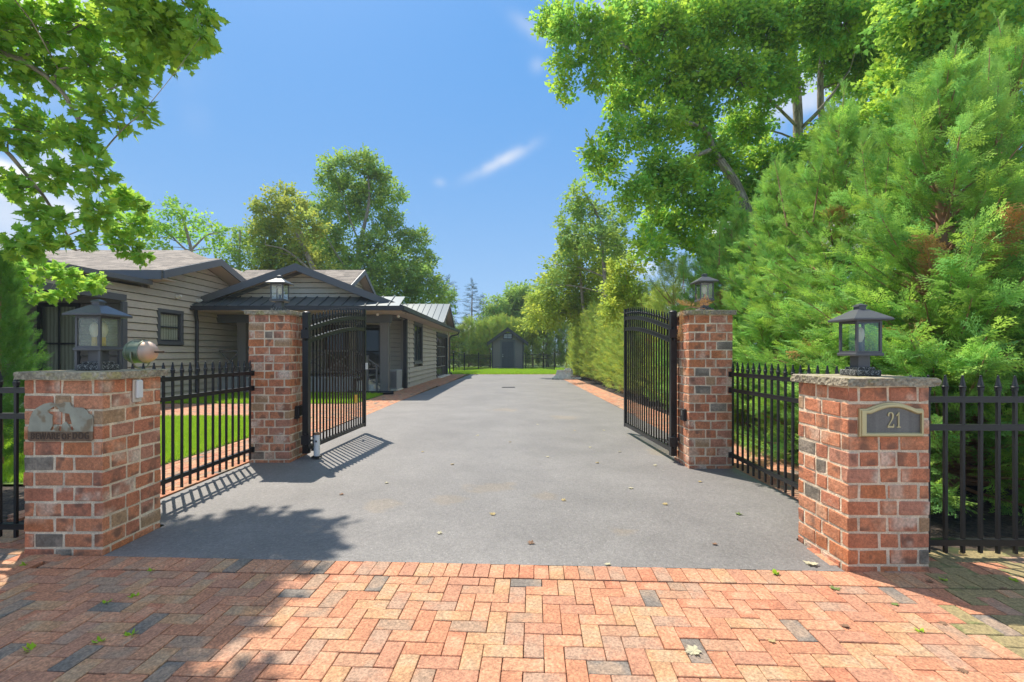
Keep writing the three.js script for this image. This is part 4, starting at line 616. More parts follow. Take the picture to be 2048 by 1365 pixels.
// ---------------------------------------------------------------- foliage
const UP = new THREE.Vector3(0, 1, 0);
function fan(pts, c, fold) { const T = []; for (let i = 0; i < pts.length; i++) { const a = pts[i], b = pts[(i + 1) % pts.length], f = ([x, y]) => new THREE.Vector3(x, y, -fold * Math.abs(x)); T.push([f(c), f(a), f(b)]); } return T; }
function trisGeo(T) { const a = []; for (const t of T) for (const v of t) a.push(v.x, v.y, v.z); const g = new THREE.BufferGeometry(); g.setAttribute('position', new THREE.Float32BufferAttribute(a, 3)); g.computeVertexNormals(); return g; }
const half = [[0, 0.02], [0.11, -0.06], [0.34, -0.02], [0.25, 0.14], [0.54, 0.34], [0.36, 0.40], [0.39, 0.53], [0.20, 0.47], [0.25, 0.70], [0.11, 0.68], [0, 1]];
const mapleOutline = [...half, ...half.slice(1, -1).reverse().map(([x, y]) => [-x, y])];
const mapleLeaf = trisGeo(fan(mapleOutline, [0, 0.3], 0.22));
const liteHalf = [[0, 0], [0.42, 0.12], [0.24, 0.3], [0.46, 0.5], [0.2, 0.6], [0, 1]], liteLeaf = trisGeo(fan([...liteHalf, ...liteHalf.slice(1, -1).reverse().map(([x, y]) => [-x, y])], [0, 0.35], 0.25));
const ovalLeaf = trisGeo([[new THREE.Vector3(0, 0, 0), new THREE.Vector3(0.26, 0.45, -0.06), new THREE.Vector3(0, 1, 0)], [new THREE.Vector3(0, 0, 0), new THREE.Vector3(0, 1, 0), new THREE.Vector3(-0.26, 0.45, -0.06)]]);
const basis = new THREE.Matrix4();
function aim(p, dir, nrm, s, out) { // +Y along dir, +Z toward nrm
  const y = dir.clone().normalize(), x = new THREE.Vector3().crossVectors(y, nrm); if (x.lengthSq() < 1e-6) x.set(1, 0, 0); x.normalize(); const z = new THREE.Vector3().crossVectors(x, y);
  return (out || new THREE.Matrix4()).makeBasis(x.multiplyScalar(s), y.multiplyScalar(s), z.multiplyScalar(s)).setPosition(p);
}
const rand3 = (r) => { let v; do v = new THREE.Vector3(r() * 2 - 1, r() * 2 - 1, r() * 2 - 1); while (v.lengthSq() > 1 || v.lengthSq() < 0.01); return v; };
function sprayOf(leafGeo, n, size, seed, spread = 0.5) { // leaves round a twig of unit length along +Y, faces mostly toward +Z
  const r = rng(seed), L = [];
  for (let i = 0; i < n; i++) { const t = (i + r()) / n, s = (i % 2 ? 1 : -1), p = new THREE.Vector3(s * spread * r() * (1 - 0.5 * t), t, (r() - 0.5) * 0.5), d = new THREE.Vector3(s * (0.3 + r()), 0.4 + r() * 0.6, (r() - 0.7) * 0.9), nn = new THREE.Vector3((r() - 0.5) * 1.1, (r() - 0.5) * 1.1, 1); L.push(leafGeo.clone().applyMatrix4(aim(p, d, nn, size * (0.7 + 0.5 * r())))); }
  return mergeGeometries(L);
}
const spraysMaple = [0, 1, 2].map((k) => sprayOf(liteLeaf, 9, 0.34, 900 + k));
const spraysOval = [0, 1, 2].map((k) => sprayOf(ovalLeaf, 16, 0.36, 950 + k));
function frondGeo(seed, pairs = 6, droop = 0.15) { // flat feathery spray of a cypress
  const r = rng(seed), T = [], strip = (p, d, l, w, n) => { const x = new THREE.Vector3().crossVectors(d, n).normalize().multiplyScalar(w), m = p.clone().addScaledVector(d, l * 0.45), e = p.clone().addScaledVector(d, l); T.push([p.clone(), m.clone().add(x), e], [p.clone(), e.clone(), m.clone().sub(x)]); };
  const bend = (t) => new THREE.Vector3(0, t, -droop * t * t), Z = new THREE.Vector3(0, 0, 1);
  strip(new THREE.Vector3(), new THREE.Vector3(0, 1, -droop), 1, 0.014, Z);
  for (let i = 0; i < pairs * 2; i++) {
    const t = 0.06 + 0.86 * (i + 0.4 * r()) / (pairs * 2), s = i % 2 ? 1 : -1, p = bend(t), l = (0.12 + 0.34 * Math.sin(Math.PI * Math.min(1, t * 0.8 + 0.16))) * (0.7 + 0.6 * r()) * (1 - 0.3 * t), a = 0.55 + 0.3 * r(), d = new THREE.Vector3(s * Math.sin(a), Math.cos(a), -0.25 + (r() - 0.5) * 0.5).normalize();
    strip(p, d, l, 0.019, Z);
    const m = Math.max(2, Math.round(l / 0.13)); for (let k = 1; k <= m; k++) for (const q of [-1, 1]) { const c = p.clone().addScaledVector(d, l * (k - 0.25) / (m + 0.3)), ll = l * 0.42 * (1.1 - k / (m + 2)), dd = d.clone().applyAxisAngle(Z, q * (0.6 + 0.25 * r())).add(new THREE.Vector3(0, 0, (r() - 0.5) * 0.3)).normalize(); strip(c, dd, ll, 0.017, Z); }
  }
  return trisGeo(T);
}
const fronds = [0, 1, 2].map((k) => frondGeo(700 + k)), smallFronds = [0, 1].map((k) => frondGeo(760 + k, 4, 0.1));
function leaves(name, geos, mat, mats, cols, parent) { // mats: matrices; spread over the variants as instanced copies
  const c = new THREE.Color();
  geos.forEach((g, k) => {
    const ids = []; for (let i = k; i < mats.length; i += geos.length) ids.push(i); if (!ids.length) return;
    const im = new THREE.InstancedMesh(g, mat, ids.length); ids.forEach((id, j) => { im.setMatrixAt(j, mats[id]); im.setColorAt(j, c.setRGB(...cols[id])); });
    im.name = name; im.userData.kind = 'stuff'; im.castShadow = im.receiveShadow = true; parent.add(im);
  });
}
function tint(r, v = 0.3, y = 0.25) { const b = 1 + (r() - 0.5) * 2 * v * 0.6, w = (r() - 0.5) * 2 * y; return [clamp(b * (1 + w), 0.3, 2), clamp(b * (1 + w * 0.35), 0.3, 2), clamp(b * (1 - w * 0.5), 0.2, 2)]; }
function deciduous(o) { // o.trunk: points up the trunk; o.lumps: [centre, radius, flattening]
  const r = rng(o.seed), g = thing(o.name, o.label, 'tree', new THREE.Vector3(0, 0, 0), 0, o.group), wood = [], twigs = [], ms = [], cs = [], tc = new THREE.CatmullRomCurve3(o.trunk);
  wood.push(tube(o.trunk, o.r0, o.r1 || o.r0 * 0.35, 10, 18));
  for (const lp of o.limbs || []) wood.push(tube(lp.p, lp.r, lp.r * 0.3, 7, 12));
  const anchors = []; for (let i = 4; i <= 24; i++) anchors.push([tc.getPoint(i / 24), lerp(o.r0, o.r1 || o.r0 * 0.35, i / 24)]);
  for (const lp of o.limbs || []) { const q = new THREE.CatmullRomCurve3(lp.p); for (let i = 3; i <= 12; i++) anchors.push([q.getPoint(i / 12), lp.r * lerp(1, 0.3, i / 12)]); }
  for (const [c, rad, fl = 0.8] of o.lumps) {
    let best = anchors[0], bd = 1e9; for (const a of anchors) { const d = a[0].distanceTo(c) + Math.max(0, a[0].y - c.y + rad * 0.3) * 1.6; if (d < bd) { bd = d; best = a; } }
    const mid = best[0].clone().lerp(c, 0.5).add(new THREE.Vector3(rr2(r) * rad * 0.3, bd * 0.06, rr2(r) * rad * 0.3)), br = Math.min(best[1] * 0.7, 0.012 * bd + 0.012 * rad + 0.006);
    twigs.push(tube([best[0], mid, c], br, br * 0.45, 5, 6));
    anchors.push([c, br * 0.6], [mid, br * 0.8]);
    const n = Math.max(5, Math.round(o.twigs * (o.fixed ? 1 : rad * rad)));
    for (let i = 0; i < n; i++) {
      const d = rand3(r); if (d.y < -0.3 && r() < 0.5) d.y *= -0.6; const u = d.clone().normalize(), L = rad * (0.55 + 0.55 * Math.pow(r(), 0.6)), e = c.clone().add(new THREE.Vector3(u.x * L, u.y * L * fl, u.z * L));
      if (r() < (o.twigShow ?? 0.35)) twigs.push(tube([c, e], br * 0.32, br * 0.12, 3, 1));
      for (let k = 0; k < o.per; k++) {
        const t = 0.35 + 0.65 * (k + r()) / o.per, p = c.clone().lerp(e, t).add(rand3(r).multiplyScalar(o.size * 0.7)), out = u.clone().multiplyScalar(0.8).add(rand3(r).multiplyScalar(0.9)); out.y -= o.droop ?? 0.15;
        const nn = new THREE.Vector3(rr2(r) * 0.9, 1, rr2(r) * 0.9 + 0.0); ms.push(aim(p, out, nn, o.size * (0.7 + 0.6 * r()))); cs.push(tint(r, o.v, o.y));
      }
    }
  }
  part('trunk', merge(wood), M.bark, g); if (twigs.length) part('branches', merge(twigs), M.bark, g);
  leaves('foliage', o.geos, o.mat, ms, cs, g); return g;
}
const rr2 = (r) => r() * 2 - 1;
const pxl = (list, D0, dv, seed, k = 1) => { const r = rng(seed); return list.map(([x, y, R]) => { const D = D0 + rr2(r) * dv; return [at(x, y, D), R * D / FOC * k, 0.8]; }); };

// maple whose boughs hang into the frame from outside it
{
  const lumps = pxl([[400, 45, 36], [335, 40, 52], [350, 95, 38], [250, 40, 60], [160, 50, 66], [60, 50, 70], [285, 110, 48], [255, 165, 46], [285, 225, 28], [190, 140, 62], [85, 150, 62], [215, 225, 50], [165, 285, 50], [80, 265, 60], [15, 285, 45], [190, 350, 36], [110, 360, 48], [40, 375, 42], [245, 405, 36], [205, 430, 44], [110, 440, 44], [40, 490, 42], [150, 480, 30], [90, 500, 34], [400, 75, 34], [365, 120, 26], [405, 20, 30]], 5.6, 0.55, 41);
  lumps.push(...pxl([[278, 450, 30], [262, 495, 26], [275, 420, 26], [235, 470, 34], [285, 515, 14], [60, 545, 30], [15, 540, 40], [120, 550, 34], [165, 560, 30], [200, 568, 22], [90, 595, 18], [55, 590, 20], [140, 580, 18]], 7.3, 0.3, 43));
  for (const [x, h, D, R] of [[-4.5, 6.6, 5.6, 0.8], [-3.9, 6.0, 5.2, 0.6], [-4.6, 5.9, 4.7, 0.62], [-3.75, 5.6, 4.9, 0.55], [-3.95, 6.1, 4.3, 0.5], [-3.3, 5.9, 4.35, 0.5], [-5.6, 6.2, 5.0, 0.7], [-2.75, 6.0, 4.15, 0.42], [-6.6, 6.4, 3.4, 1.1], [-5.2, 5.2, 4.2, 0.6], [-6.4, 5.0, 5.4, 0.9], [-4.25, 5.1, 5.55, 0.55], [-4.3, 7.2, 6.85, 0.55], [-4.75, 7.2, 6.9, 0.55], [-4.1, 7.2, 6.5, 0.45]]) lumps.push([V(x, h, D), R, 0.75]);
  deciduous({ name: 'maple_tree', label: 'maple whose leafy boughs hang in above the dog warning pillar', seed: 51, trunk: [V(-7.6, -0.1, 5.4), V(-7.5, 2.2, 5.3), V(-7.1, 4.6, 5.0), V(-6.4, 7.6, 4.6)], r0: 0.3, r1: 0.1, limbs: [{ p: [V(-7.2, 3.9, 5.1), V(-6.2, 4.9, 5.5), V(-5.5, 4.6, 5.7), V(-5.1, 3.7, 5.8)], r: 0.05 }, { p: [V(-7.3, 3.4, 5.2), V(-6.3, 4.0, 5.5), V(-5.9, 3.4, 5.9), V(-5.7, 2.7, 6.2)], r: 0.04 }, { p: [V(-6.9, 5.4, 4.9), V(-5.6, 6.2, 5.2), V(-4.4, 6.0, 5.5)], r: 0.08 }], lumps, geos: [mapleLeaf], mat: M.maple, twigs: 320, per: 9, size: 0.096, droop: 0.3, v: 0.35, y: 0.3, twigShow: 0.3 });
}
// tall trees on the right, behind the cypresses
deciduous({ name: 'maple_tree', label: 'tall maple with a long limb leaning over the drive', group: 'broadleaf trees', seed: 61, trunk: [V(7.3, -0.1, 13.5), V(7.1, 3.5, 13.4), at(1478, 380, 13.2), at(1440, 320, 13)], r0: 0.26, r1: 0.11, limbs: [{ p: [at(1457, 356, 13.1), at(1405, 250, 13.3), at(1320, 150, 13.4), at(1215, 62, 13.2)], r: 0.085 }, { p: [at(1395, 250, 12.9), at(1330, 240, 12.6), at(1270, 262, 12.4)], r: 0.06 }, { p: [at(1420, 300, 13), at(1360, 330, 12.6), at(1300, 390, 12.4)], r: 0.06 }],
  lumps: pxl([[1100, 45, 26], [1150, 55, 36], [1135, 120, 26], [1128, 178, 16], [1205, 60, 40], [1205, 150, 34], [1265, 50, 46], [1270, 130, 42], [1250, 205, 36], [1330, 60, 50], [1340, 160, 46], [1320, 250, 42], [1245, 275, 30], [1195, 300, 24], [1215, 340, 26], [1400, 60, 55], [1400, 150, 50], [1390, 250, 46], [1320, 340, 40], [1275, 400, 36], [1365, 380, 44], [1320, 450, 36], [1430, 330, 48], [1420, 420, 44], [1380, 470, 36], [1300, 500, 30], [1450, 500, 44]], 12.8, 1.0, 62), geos: spraysMaple, mat: M.maple, twigs: 150, per: 5, size: 0.29, v: 0.45, y: 0.4 });
deciduous({ name: 'maple_tree', label: 'tall maple with twin trunks above the cypresses', group: 'broadleaf trees', seed: 71, trunk: [V(8.6, -0.1, 14.5), at(1592, 420, 14.5), at(1595, 200, 14.4), at(1560, -60, 14.2)], r0: 0.24, limbs: [{ p: [V(8.8, 1.5, 14.5), at(1650, 300, 14.4), at(1640, 180, 14.4), at(1665, -40, 14.2)], r: 0.18 }, { p: [at(1600, 260, 14.4), at(1640, 220, 14), at(1700, 140, 13.6)], r: 0.07 }],
  lumps: pxl([[1470, 50, 60], [1540, 60, 60], [1610, 40, 60], [1690, 50, 60], [1480, 160, 52], [1550, 160, 55], [1660, 110, 55], [1720, 150, 55], [1490, 260, 50], [1540, 330, 50], [1620, 320, 50], [1690, 260, 50], [1580, 400, 50], [1480, 400, 48], [1660, 400, 50], [1520, 470, 50], [1760, 60, 60], [1520, -60, 80], [1640, -70, 80], [1410, -50, 70], [1740, 320, 45]], 13.8, 1.1, 72), geos: spraysMaple, mat: M.maple, twigs: 140, per: 5, size: 0.29, v: 0.45, y: 0.4 });
deciduous({ name: 'maple_tree', label: 'bright maple crown in the upper corner over the cypresses', group: 'broadleaf trees', seed: 81, trunk: [V(9.4, -0.1, 10.5), V(9.3, 3, 10.4), at(1880, 40, 10.2), at(1890, -150, 10)], r0: 0.22, lumps: pxl([[1790, 190, 50], [1840, 120, 55], [1900, 100, 55], [1960, 60, 55], [1830, 30, 60], [1910, 20, 60], [2010, 40, 60], [1760, 250, 46], [1840, 240, 50], [1930, 190, 50], [1990, 150, 50], [1780, 340, 40], [1880, -60, 80], [1990, -50, 80]], 9.6, 0.7, 82), geos: spraysMaple, mat: M.maple, twigs: 125, per: 5, size: 0.31, v: 0.4, y: 0.45 });
deciduous({ name: 'broadleaf_tree', label: 'thin dark broadleaf tree right of the open sky', group: 'broadleaf trees', seed: 91, trunk: [V(4.9, -0.1, 24), at(1205, 500, 24), at(1195, 430, 24), at(1165, 380, 24)], r0: 0.14, lumps: pxl([[1142, 395, 24], [1178, 430, 30], [1145, 450, 28], [1118, 470, 18], [1195, 480, 34], [1225, 440, 30], [1150, 500, 30], [1112, 530, 18], [1240, 490, 30], [1100, 570, 18]], 24, 1.2, 92), geos: spraysMaple, mat: M.mapleBack, twigs: 24, per: 5, size: 0.5 });
deciduous({ name: 'broadleaf_tree', label: 'pale yellowish broadleaf tree at the far end of the hedge', group: 'broadleaf trees', seed: 101, trunk: [V(4.6, -0.1, 27), at(1165, 600, 27), at(1160, 520, 27)], r0: 0.16, lumps: pxl([[1155, 500, 34], [1190, 540, 36], [1125, 545, 34], [1155, 590, 38], [1095, 590, 30], [1215, 510, 28], [1110, 625, 32], [1180, 620, 40], [1080, 635, 22], [1225, 570, 30]], 27, 1.4, 102), geos: spraysOval, mat: M.yellowLeaf, twigs: 26, per: 5, size: 0.55, v: 0.25, y: 0.2, droop: 0.35 });
deciduous({ name: 'broadleaf_tree', label: 'bright yellow-green shrubby tree behind the open hedge-side gate', group: 'broadleaf trees', seed: 111, trunk: [V(3.9, -0.1, 14.6), at(1255, 620, 14.6), at(1250, 560, 14.6)], r0: 0.06, lumps: pxl([[1240, 550, 26], [1255, 590, 30], [1222, 590, 24], [1275, 615, 28], [1225, 625, 24], [1265, 530, 20]], 14.6, 0.5, 112), geos: spraysMaple, mat: M.yellowLeaf, twigs: 110, per: 5, size: 0.26, v: 0.25 });
deciduous({ name: 'broadleaf_tree', label: 'pale tree hanging over the shed from the right', group: 'broadleaf trees', seed: 115, trunk: [V(3.4, -0.1, 46), at(1090, 640, 46), at(1075, 600, 46)], r0: 0.18, lumps: pxl([[1070, 620, 22], [1088, 600, 22], [1065, 650, 20], [1090, 640, 24], [1108, 620, 20], [1075, 665, 16]], 46, 1, 116), geos: spraysOval, mat: M.yellowLeaf, twigs: 16, per: 5, size: 0.7, v: 0.25, y: 0.2 });
// trees behind the shed and the house
deciduous({ name: 'broadleaf_tree', label: 'rounded green tree behind the shed', group: 'broadleaf trees', seed: 121, trunk: [V(0.2, -0.1, 58), at(1028, 640, 58), at(1028, 590, 58)], r0: 0.25, lumps: pxl([[1030, 598, 24], [1005, 615, 24], [1055, 612, 24], [985, 635, 22], [1020, 640, 28], [1055, 645, 26], [1080, 635, 22], [970, 655, 20], [1040, 585, 14], [1000, 660, 24], [1060, 665, 24]], 58, 2, 122), geos: spraysOval, mat: M.mapleBack, twigs: 12, per: 6, size: 0.9 });
deciduous({ name: 'broadleaf_tree', label: 'tallest tree rising behind the porch roof', group: 'broadleaf trees', seed: 131, trunk: [V(-11.0, -0.1, 34), at(712, 545, 34), at(722, 480, 34), at(738, 400, 34), at(735, 340, 34)], r0: 0.34, r1: 0.05, limbs: [{ p: [at(713, 540, 34), at(745, 505, 33.5), at(775, 480, 33)], r: 0.1 }, { p: [at(720, 490, 34), at(700, 440, 34), at(680, 380, 34)], r: 0.08 }, { p: [at(710, 560, 34), at(680, 520, 33), at(650, 470, 33)], r: 0.08 }],
  lumps: pxl([[680, 335, 28], [725, 330, 28], [755, 360, 28], [695, 380, 32], [745, 400, 32], [785, 390, 20], [790, 430, 18], [660, 370, 22], [650, 420, 28], [700, 425, 34], [770, 450, 24], [660, 475, 32], [620, 500, 34], [680, 520, 36], [745, 490, 30], [735, 545, 40], [790, 520, 32], [810, 475, 22], [835, 480, 20], [840, 520, 26], [800, 565, 36], [850, 560, 28], [870, 590, 24], [760, 600, 36], [830, 600, 30], [700, 570, 36], [890, 600, 20], [650, 560, 34]], 34, 2.2, 132), geos: spraysMaple, mat: M.mapleBack, twigs: 30, per: 5, size: 0.52, v: 0.35, y: 0.3 });
deciduous({ name: 'broadleaf_tree', label: 'olive-tinged tree behind the porch gable', group: 'broadleaf trees', seed: 141, trunk: [V(-12.2, -0.1, 29), at(632, 560, 29), at(600, 480, 29), at(575, 410, 29)], r0: 0.28, limbs: [{ p: [at(625, 545, 29), at(570, 500, 28.5), at(530, 490, 28)], r: 0.1 }, { p: [at(610, 510, 29), at(600, 450, 29), at(605, 420, 29)], r: 0.1 }],
  lumps: pxl([[562, 395, 26], [545, 430, 30], [590, 420, 30], [525, 465, 28], [570, 475, 34], [615, 460, 30], [545, 510, 32], [600, 520, 36], [510, 500, 22], [640, 540, 36], [560, 550, 32], [520, 540, 24]], 29, 1.6, 142), geos: spraysMaple, mat: M.olive, twigs: 34, per: 5, size: 0.48, v: 0.35, y: 0.3 });
deciduous({ name: 'broadleaf_tree', label: 'open airy tree above the left wing roof', group: 'broadleaf trees', seed: 151, trunk: [V(-16.6, -0.1, 25), at(385, 520, 25), at(372, 460, 25), at(360, 420, 25)], r0: 0.16, limbs: [{ p: [at(382, 510, 25), at(340, 470, 25), at(315, 440, 25)], r: 0.06 }, { p: [at(382, 500, 25), at(415, 470, 25), at(440, 465, 25)], r: 0.06 }], lumps: pxl([[345, 418, 18], [372, 432, 18], [320, 445, 20], [405, 445, 18], [350, 465, 18], [430, 470, 20], [305, 475, 18], [385, 480, 18], [440, 500, 18], [330, 495, 16]], 25, 1.2, 152), geos: spraysMaple, mat: M.maple, twigs: 34, per: 4, size: 0.42 });
deciduous({ name: 'broadleaf_tree', label: 'thin dark tree between the left wing roof and the porch gable', group: 'broadleaf trees', seed: 161, trunk: [V(-15.6, -0.1, 27), at(478, 530, 27), at(480, 460, 27)], r0: 0.1, lumps: pxl([[478, 470, 14], [490, 495, 18], [468, 500, 18], [485, 530, 20], [460, 530, 18]], 27, 0.8, 162), geos: spraysMaple, mat: M.mapleBack, twigs: 34, per: 4, size: 0.42 });

// conifers
function conifer(o) {
  const r = rng(o.seed), g = new THREE.Group(), wood = [], ms = [], cs = [], dm = [], dc = [];
  wood.push(tube([V(0, -0.08, 0), V(rr2(r) * 0.05, o.H * 0.5, rr2(r) * 0.05), V(rr2(r) * 0.1, o.H * 0.97, rr2(r) * 0.1)], o.H * 0.022 + 0.02, 0.008, 7, 6));
  for (let k = 0; k < o.n + (o.skirt || 0); k++) {
    const f = k >= o.n ? 0.03 + 0.32 * r() : Math.pow((k + r()) / o.n, o.pow || 1.05) * 0.985, az = k * 2.39996 + r() * 0.8, len = o.R * o.profile(f) * (0.72 + 0.42 * r()), el = lerp(o.el0, o.el1, f) + rr2(r) * 0.2, d = new THREE.Vector3(Math.cos(az) * Math.cos(el), Math.sin(el), Math.sin(az) * Math.cos(el)), p0 = new THREE.Vector3(0, f * o.H - (o.sag || 0), 0);
    if (p0.y < 0.02) p0.y = 0.05 * r(); const mid = p0.clone().addScaledVector(d, len * 0.55), e = p0.clone().addScaledVector(d, len).add(new THREE.Vector3(0, len * 0.12, 0));
    if (o.wood && r() < o.wood) wood.push(tube([p0, mid, e], 0.012 + len * 0.009, 0.004, 4, 3));
    const side = new THREE.Vector3().crossVectors(d, UP).normalize(), m = Math.max(3, Math.round(len * o.per)), dry = r() < (o.dry || 0) && f < 0.6;
    for (let i = 0; i <= m; i++) {
      const t = i === m ? 1 : lerp(o.inner ?? 0.3, 1, (i + r() * 0.8) / m), p = t < 0.55 ? p0.clone().lerp(mid, t / 0.55) : mid.clone().lerp(e, (t - 0.55) / 0.45), s = i % 2 ? 1 : -1, a = i === m ? 0 : (0.35 + 0.45 * r()) * s;
      const dir = d.clone().multiplyScalar(Math.cos(a)).addScaledVector(side, Math.sin(a)).add(new THREE.Vector3(0, (o.lift || 0) + rr2(r) * 0.25, 0)).add(rand3(r).multiplyScalar(o.wild ?? 0.35)), nn = UP.clone().addScaledVector(d, -0.35).add(rand3(r).multiplyScalar(o.roll ?? 0.6)), M4 = aim(p, dir, nn, o.size * (0.65 + 0.6 * r()) * (1 - 0.25 * f));
      if (p.y < 0.03) continue;
      if (dry && t < 0.92) { dm.push(M4); dc.push(tint(r, 0.3, 0.15)); } else { ms.push(M4); cs.push(tint(r, o.v ?? 0.3, o.y ?? 0.22)); }
    }
  }
  const spires = [[0, 0, 1]]; for (let i = 0; i < (o.spires || 0); i++) spires.push([rr2(r) * 0.55, rr2(r) * 0.55, 0.78 + 0.14 * r()]);
  for (const [sx, sz, hy] of spires) { // thin upright leading shoots
    const n = o.leader || 0, lx = rr2(r) * 0.12, lz = rr2(r) * 0.12, y0 = o.H * (hy - 0.08), y1 = o.H * (hy + (o.spires ? 0.07 : 0.02)); if (o.spires) wood.push(tube([new THREE.Vector3(sx, y0 - 0.2, sz), new THREE.Vector3(sx + lx, y1, sz + lz)], 0.012, 0.003, 4, 2));
    for (let i = 0; i < n; i++) { const t = (i + 1) / n; ms.push(aim(new THREE.Vector3(sx + lx * t + rr2(r) * 0.02, lerp(y0, y1, t), sz + lz * t + rr2(r) * 0.02), new THREE.Vector3(rr2(r) * (0.8 - 0.5 * t), 0.9, rr2(r) * (0.8 - 0.5 * t)), rand3(r), o.size * (1.0 - 0.45 * t))); cs.push(tint(r, 0.2, 0.2)); }
  }
  part('trunk', merge(wood), M.redBark, g); leaves('foliage', o.geos, o.mat, ms, cs, g); if (dm.length) leaves('dry_foliage', o.geos, M.dryFrond, dm, dc, g);
  return g;
}
function plant(g, name, label, category, x, D, turn, scale, group) { g.name = numbered(name); g.position.copy(V(x, 0, D)); g.rotation.y = turn; g.scale.set(...scale); scene.add(g); return tag(g, label, category, group); }
const leyland = (f) => Math.pow(1 - f, 0.62);
const cyp = (seed, H, R, dry, n = 185, skirt = 30) => conifer({ skirt, seed, H, R, n, profile: leyland, el0: 0.12, el1: 1.05, per: 30, size: 0.245, inner: 0.35, geos: fronds, mat: M.cypress, wood: 1, dry, lift: 0.3, leader: 18, spires: 5, pow: 1.12, wild: 0.8, roll: 1.1, v: 0.6, y: 0.3 });
plant(cyp(201, 4.2, 1.5, 0.05, 230, 140), 'cypress_tree', 'cypress directly behind the number plaque pillar and its fence', 'tree', 4.4, 4.85, 0.3, [1, 1, 1], 'tall cypress row');
plant(cyp(202, 4.85, 1.4, 0.035, 210, 90), 'cypress_tree', 'tallest cypress at the edge of the photo', 'tree', 5.65, 5.35, 1.3, [1, 1, 1], 'tall cypress row');
plant(cyp(203, 4.55, 1.35, 0.04), 'cypress_tree', 'cypress right behind the tall hedge-side gate pillar', 'tree', 4.35, 6.35, 2.2, [1, 1, 1], 'tall cypress row');
plant(cyp(204, 4.3, 1.35, 0.03), 'cypress_tree', 'third cypress back along the drive', 'tree', 4.4, 7.85, 0.9, [1, 1, 1], 'tall cypress row');
plant(cyp(205, 4.1, 1.3, 0.02, 180), 'cypress_tree', 'fourth cypress back along the drive', 'tree', 4.45, 9.35, 4.0, [1, 1, 1], 'tall cypress row');
plant(cyp(206, 3.8, 1.25, 0.02, 170), 'cypress_tree', 'fifth cypress back along the drive behind the open gate', 'tree', 4.45, 10.8, 5.1, [1, 1, 1], 'tall cypress row');
plant(cyp(207, 4.5, 1.4, 0.02, 170), 'cypress_tree', 'cypress in the second rank behind the row', 'tree', 6.1, 7.4, 0.2, [1, 1, 1], 'tall cypress row');
const ORD = 'first second third fourth fifth sixth seventh eighth ninth tenth eleventh twelfth thirteenth fourteenth fifteenth sixteenth seventeenth eighteenth nineteenth twentieth twenty-first twenty-second'.split(' ');
const hedgeProfile = (f) => (f < 0.75 ? 0.9 + 0.1 * Math.sin(f * 4) : Math.sqrt(Math.max(0.02, 1 - Math.pow((f - 0.75) / 0.27, 2))));
const shrub = (seed, n = 190, size = 0.27) => conifer({ seed, H: 2.9, R: 0.72, n, profile: hedgeProfile, el0: 0.35, el1: 1.0, per: 9, size, inner: 0.45, geos: smallFronds, mat: M.arbor, wood: 0.15, lift: 0.45, roll: 1.2, dry: 0.03, leader: 8, v: 0.5, y: 0.3, wild: 0.9 });
{
  const protos = [shrub(301), shrub(302), shrub(303)], n = 22;
  for (let i = 0; i < n; i++) plant(i < 3 ? protos[i] : protos[i % 3].clone(), 'arborvitae', i === n - 1 ? 'last clipped arborvitae of the drive hedge, nearest the shed' : `${ORD[i]} clipped arborvitae of the drive hedge, counted from the gate`, 'shrub', 4.12 + rr(-0.08, 0.08) + i * 0.008, 11.9 + i * 0.93, rr(0, 6), [rr(0.95, 1.1), rr(0.86, 1.14) * (1 + i * 0.004), rr(0.95, 1.1)], 'hedge along the drive');
  const far = [shrub(311, 120, 0.5), shrub(312, 120, 0.5)], m = 15;
  for (let i = 0; i < m; i++) plant(i < 2 ? far[i] : far[i % 2].clone(), 'arborvitae', i === m - 1 ? 'rightmost arborvitae of the back hedge' : `${ORD[i]} arborvitae from the left in the hedge behind the shed`, 'shrub', -7.4 + i * 1.05 + rr(-0.1, 0.1), 46.5 + rr(-0.5, 0.5) - Math.max(0, i - 10) * 0.6, rr(0, 6), [1.15, rr(1.22, 1.5), 1.15], 'hedge behind the shed');
}
plant(conifer({ seed: 321, H: 2.5, R: 0.55, n: 680, profile: (f) => Math.pow(1 - f, 0.42) * Math.min(1, 0.75 + f * 2), el0: 0.3, el1: 1.0, per: 14, size: 0.14, inner: 0.5, geos: smallFronds, mat: leaf(0.12, 0.27, 0.05, 0.3), wood: 0, lift: 0.8, roll: 1.2, leader: 10, v: 0.3, y: 0.2 }), 'arborvitae', 'dense dark green arborvitae at the left edge behind the fence', 'shrub', -6.2, 5.7, 0, [1, 1, 1]);
const spruce = (seed, H, R, n) => conifer({ seed, H, R, n, profile: (f) => Math.pow(1 - f, 0.9) + 0.06, el0: -0.25, el1: 0.4, per: 3.2, size: 0.95, inner: 0.25, geos: smallFronds, mat: M.spruce, wood: 1, lift: -0.1, leader: 4, roll: 0.4 });
plant(spruce(331, 10.0, 1.7, 90), 'spruce_tree', 'taller of the two thin spruces left of the shed', 'tree', -5.0, 58, 0, [1, 1, 1], 'spruces');
plant(spruce(332, 8.6, 1.6, 70), 'spruce_tree', 'shorter of the two thin spruces left of the shed', 'tree', -3.7, 60, 1, [1, 1, 1], 'spruces');
plant(spruce(333, 7.8, 1.5, 60), 'spruce_tree', 'sparse spruce peeking over the garage end', 'tree', -5.7, 42, 2, [1, 1, 1], 'spruces');
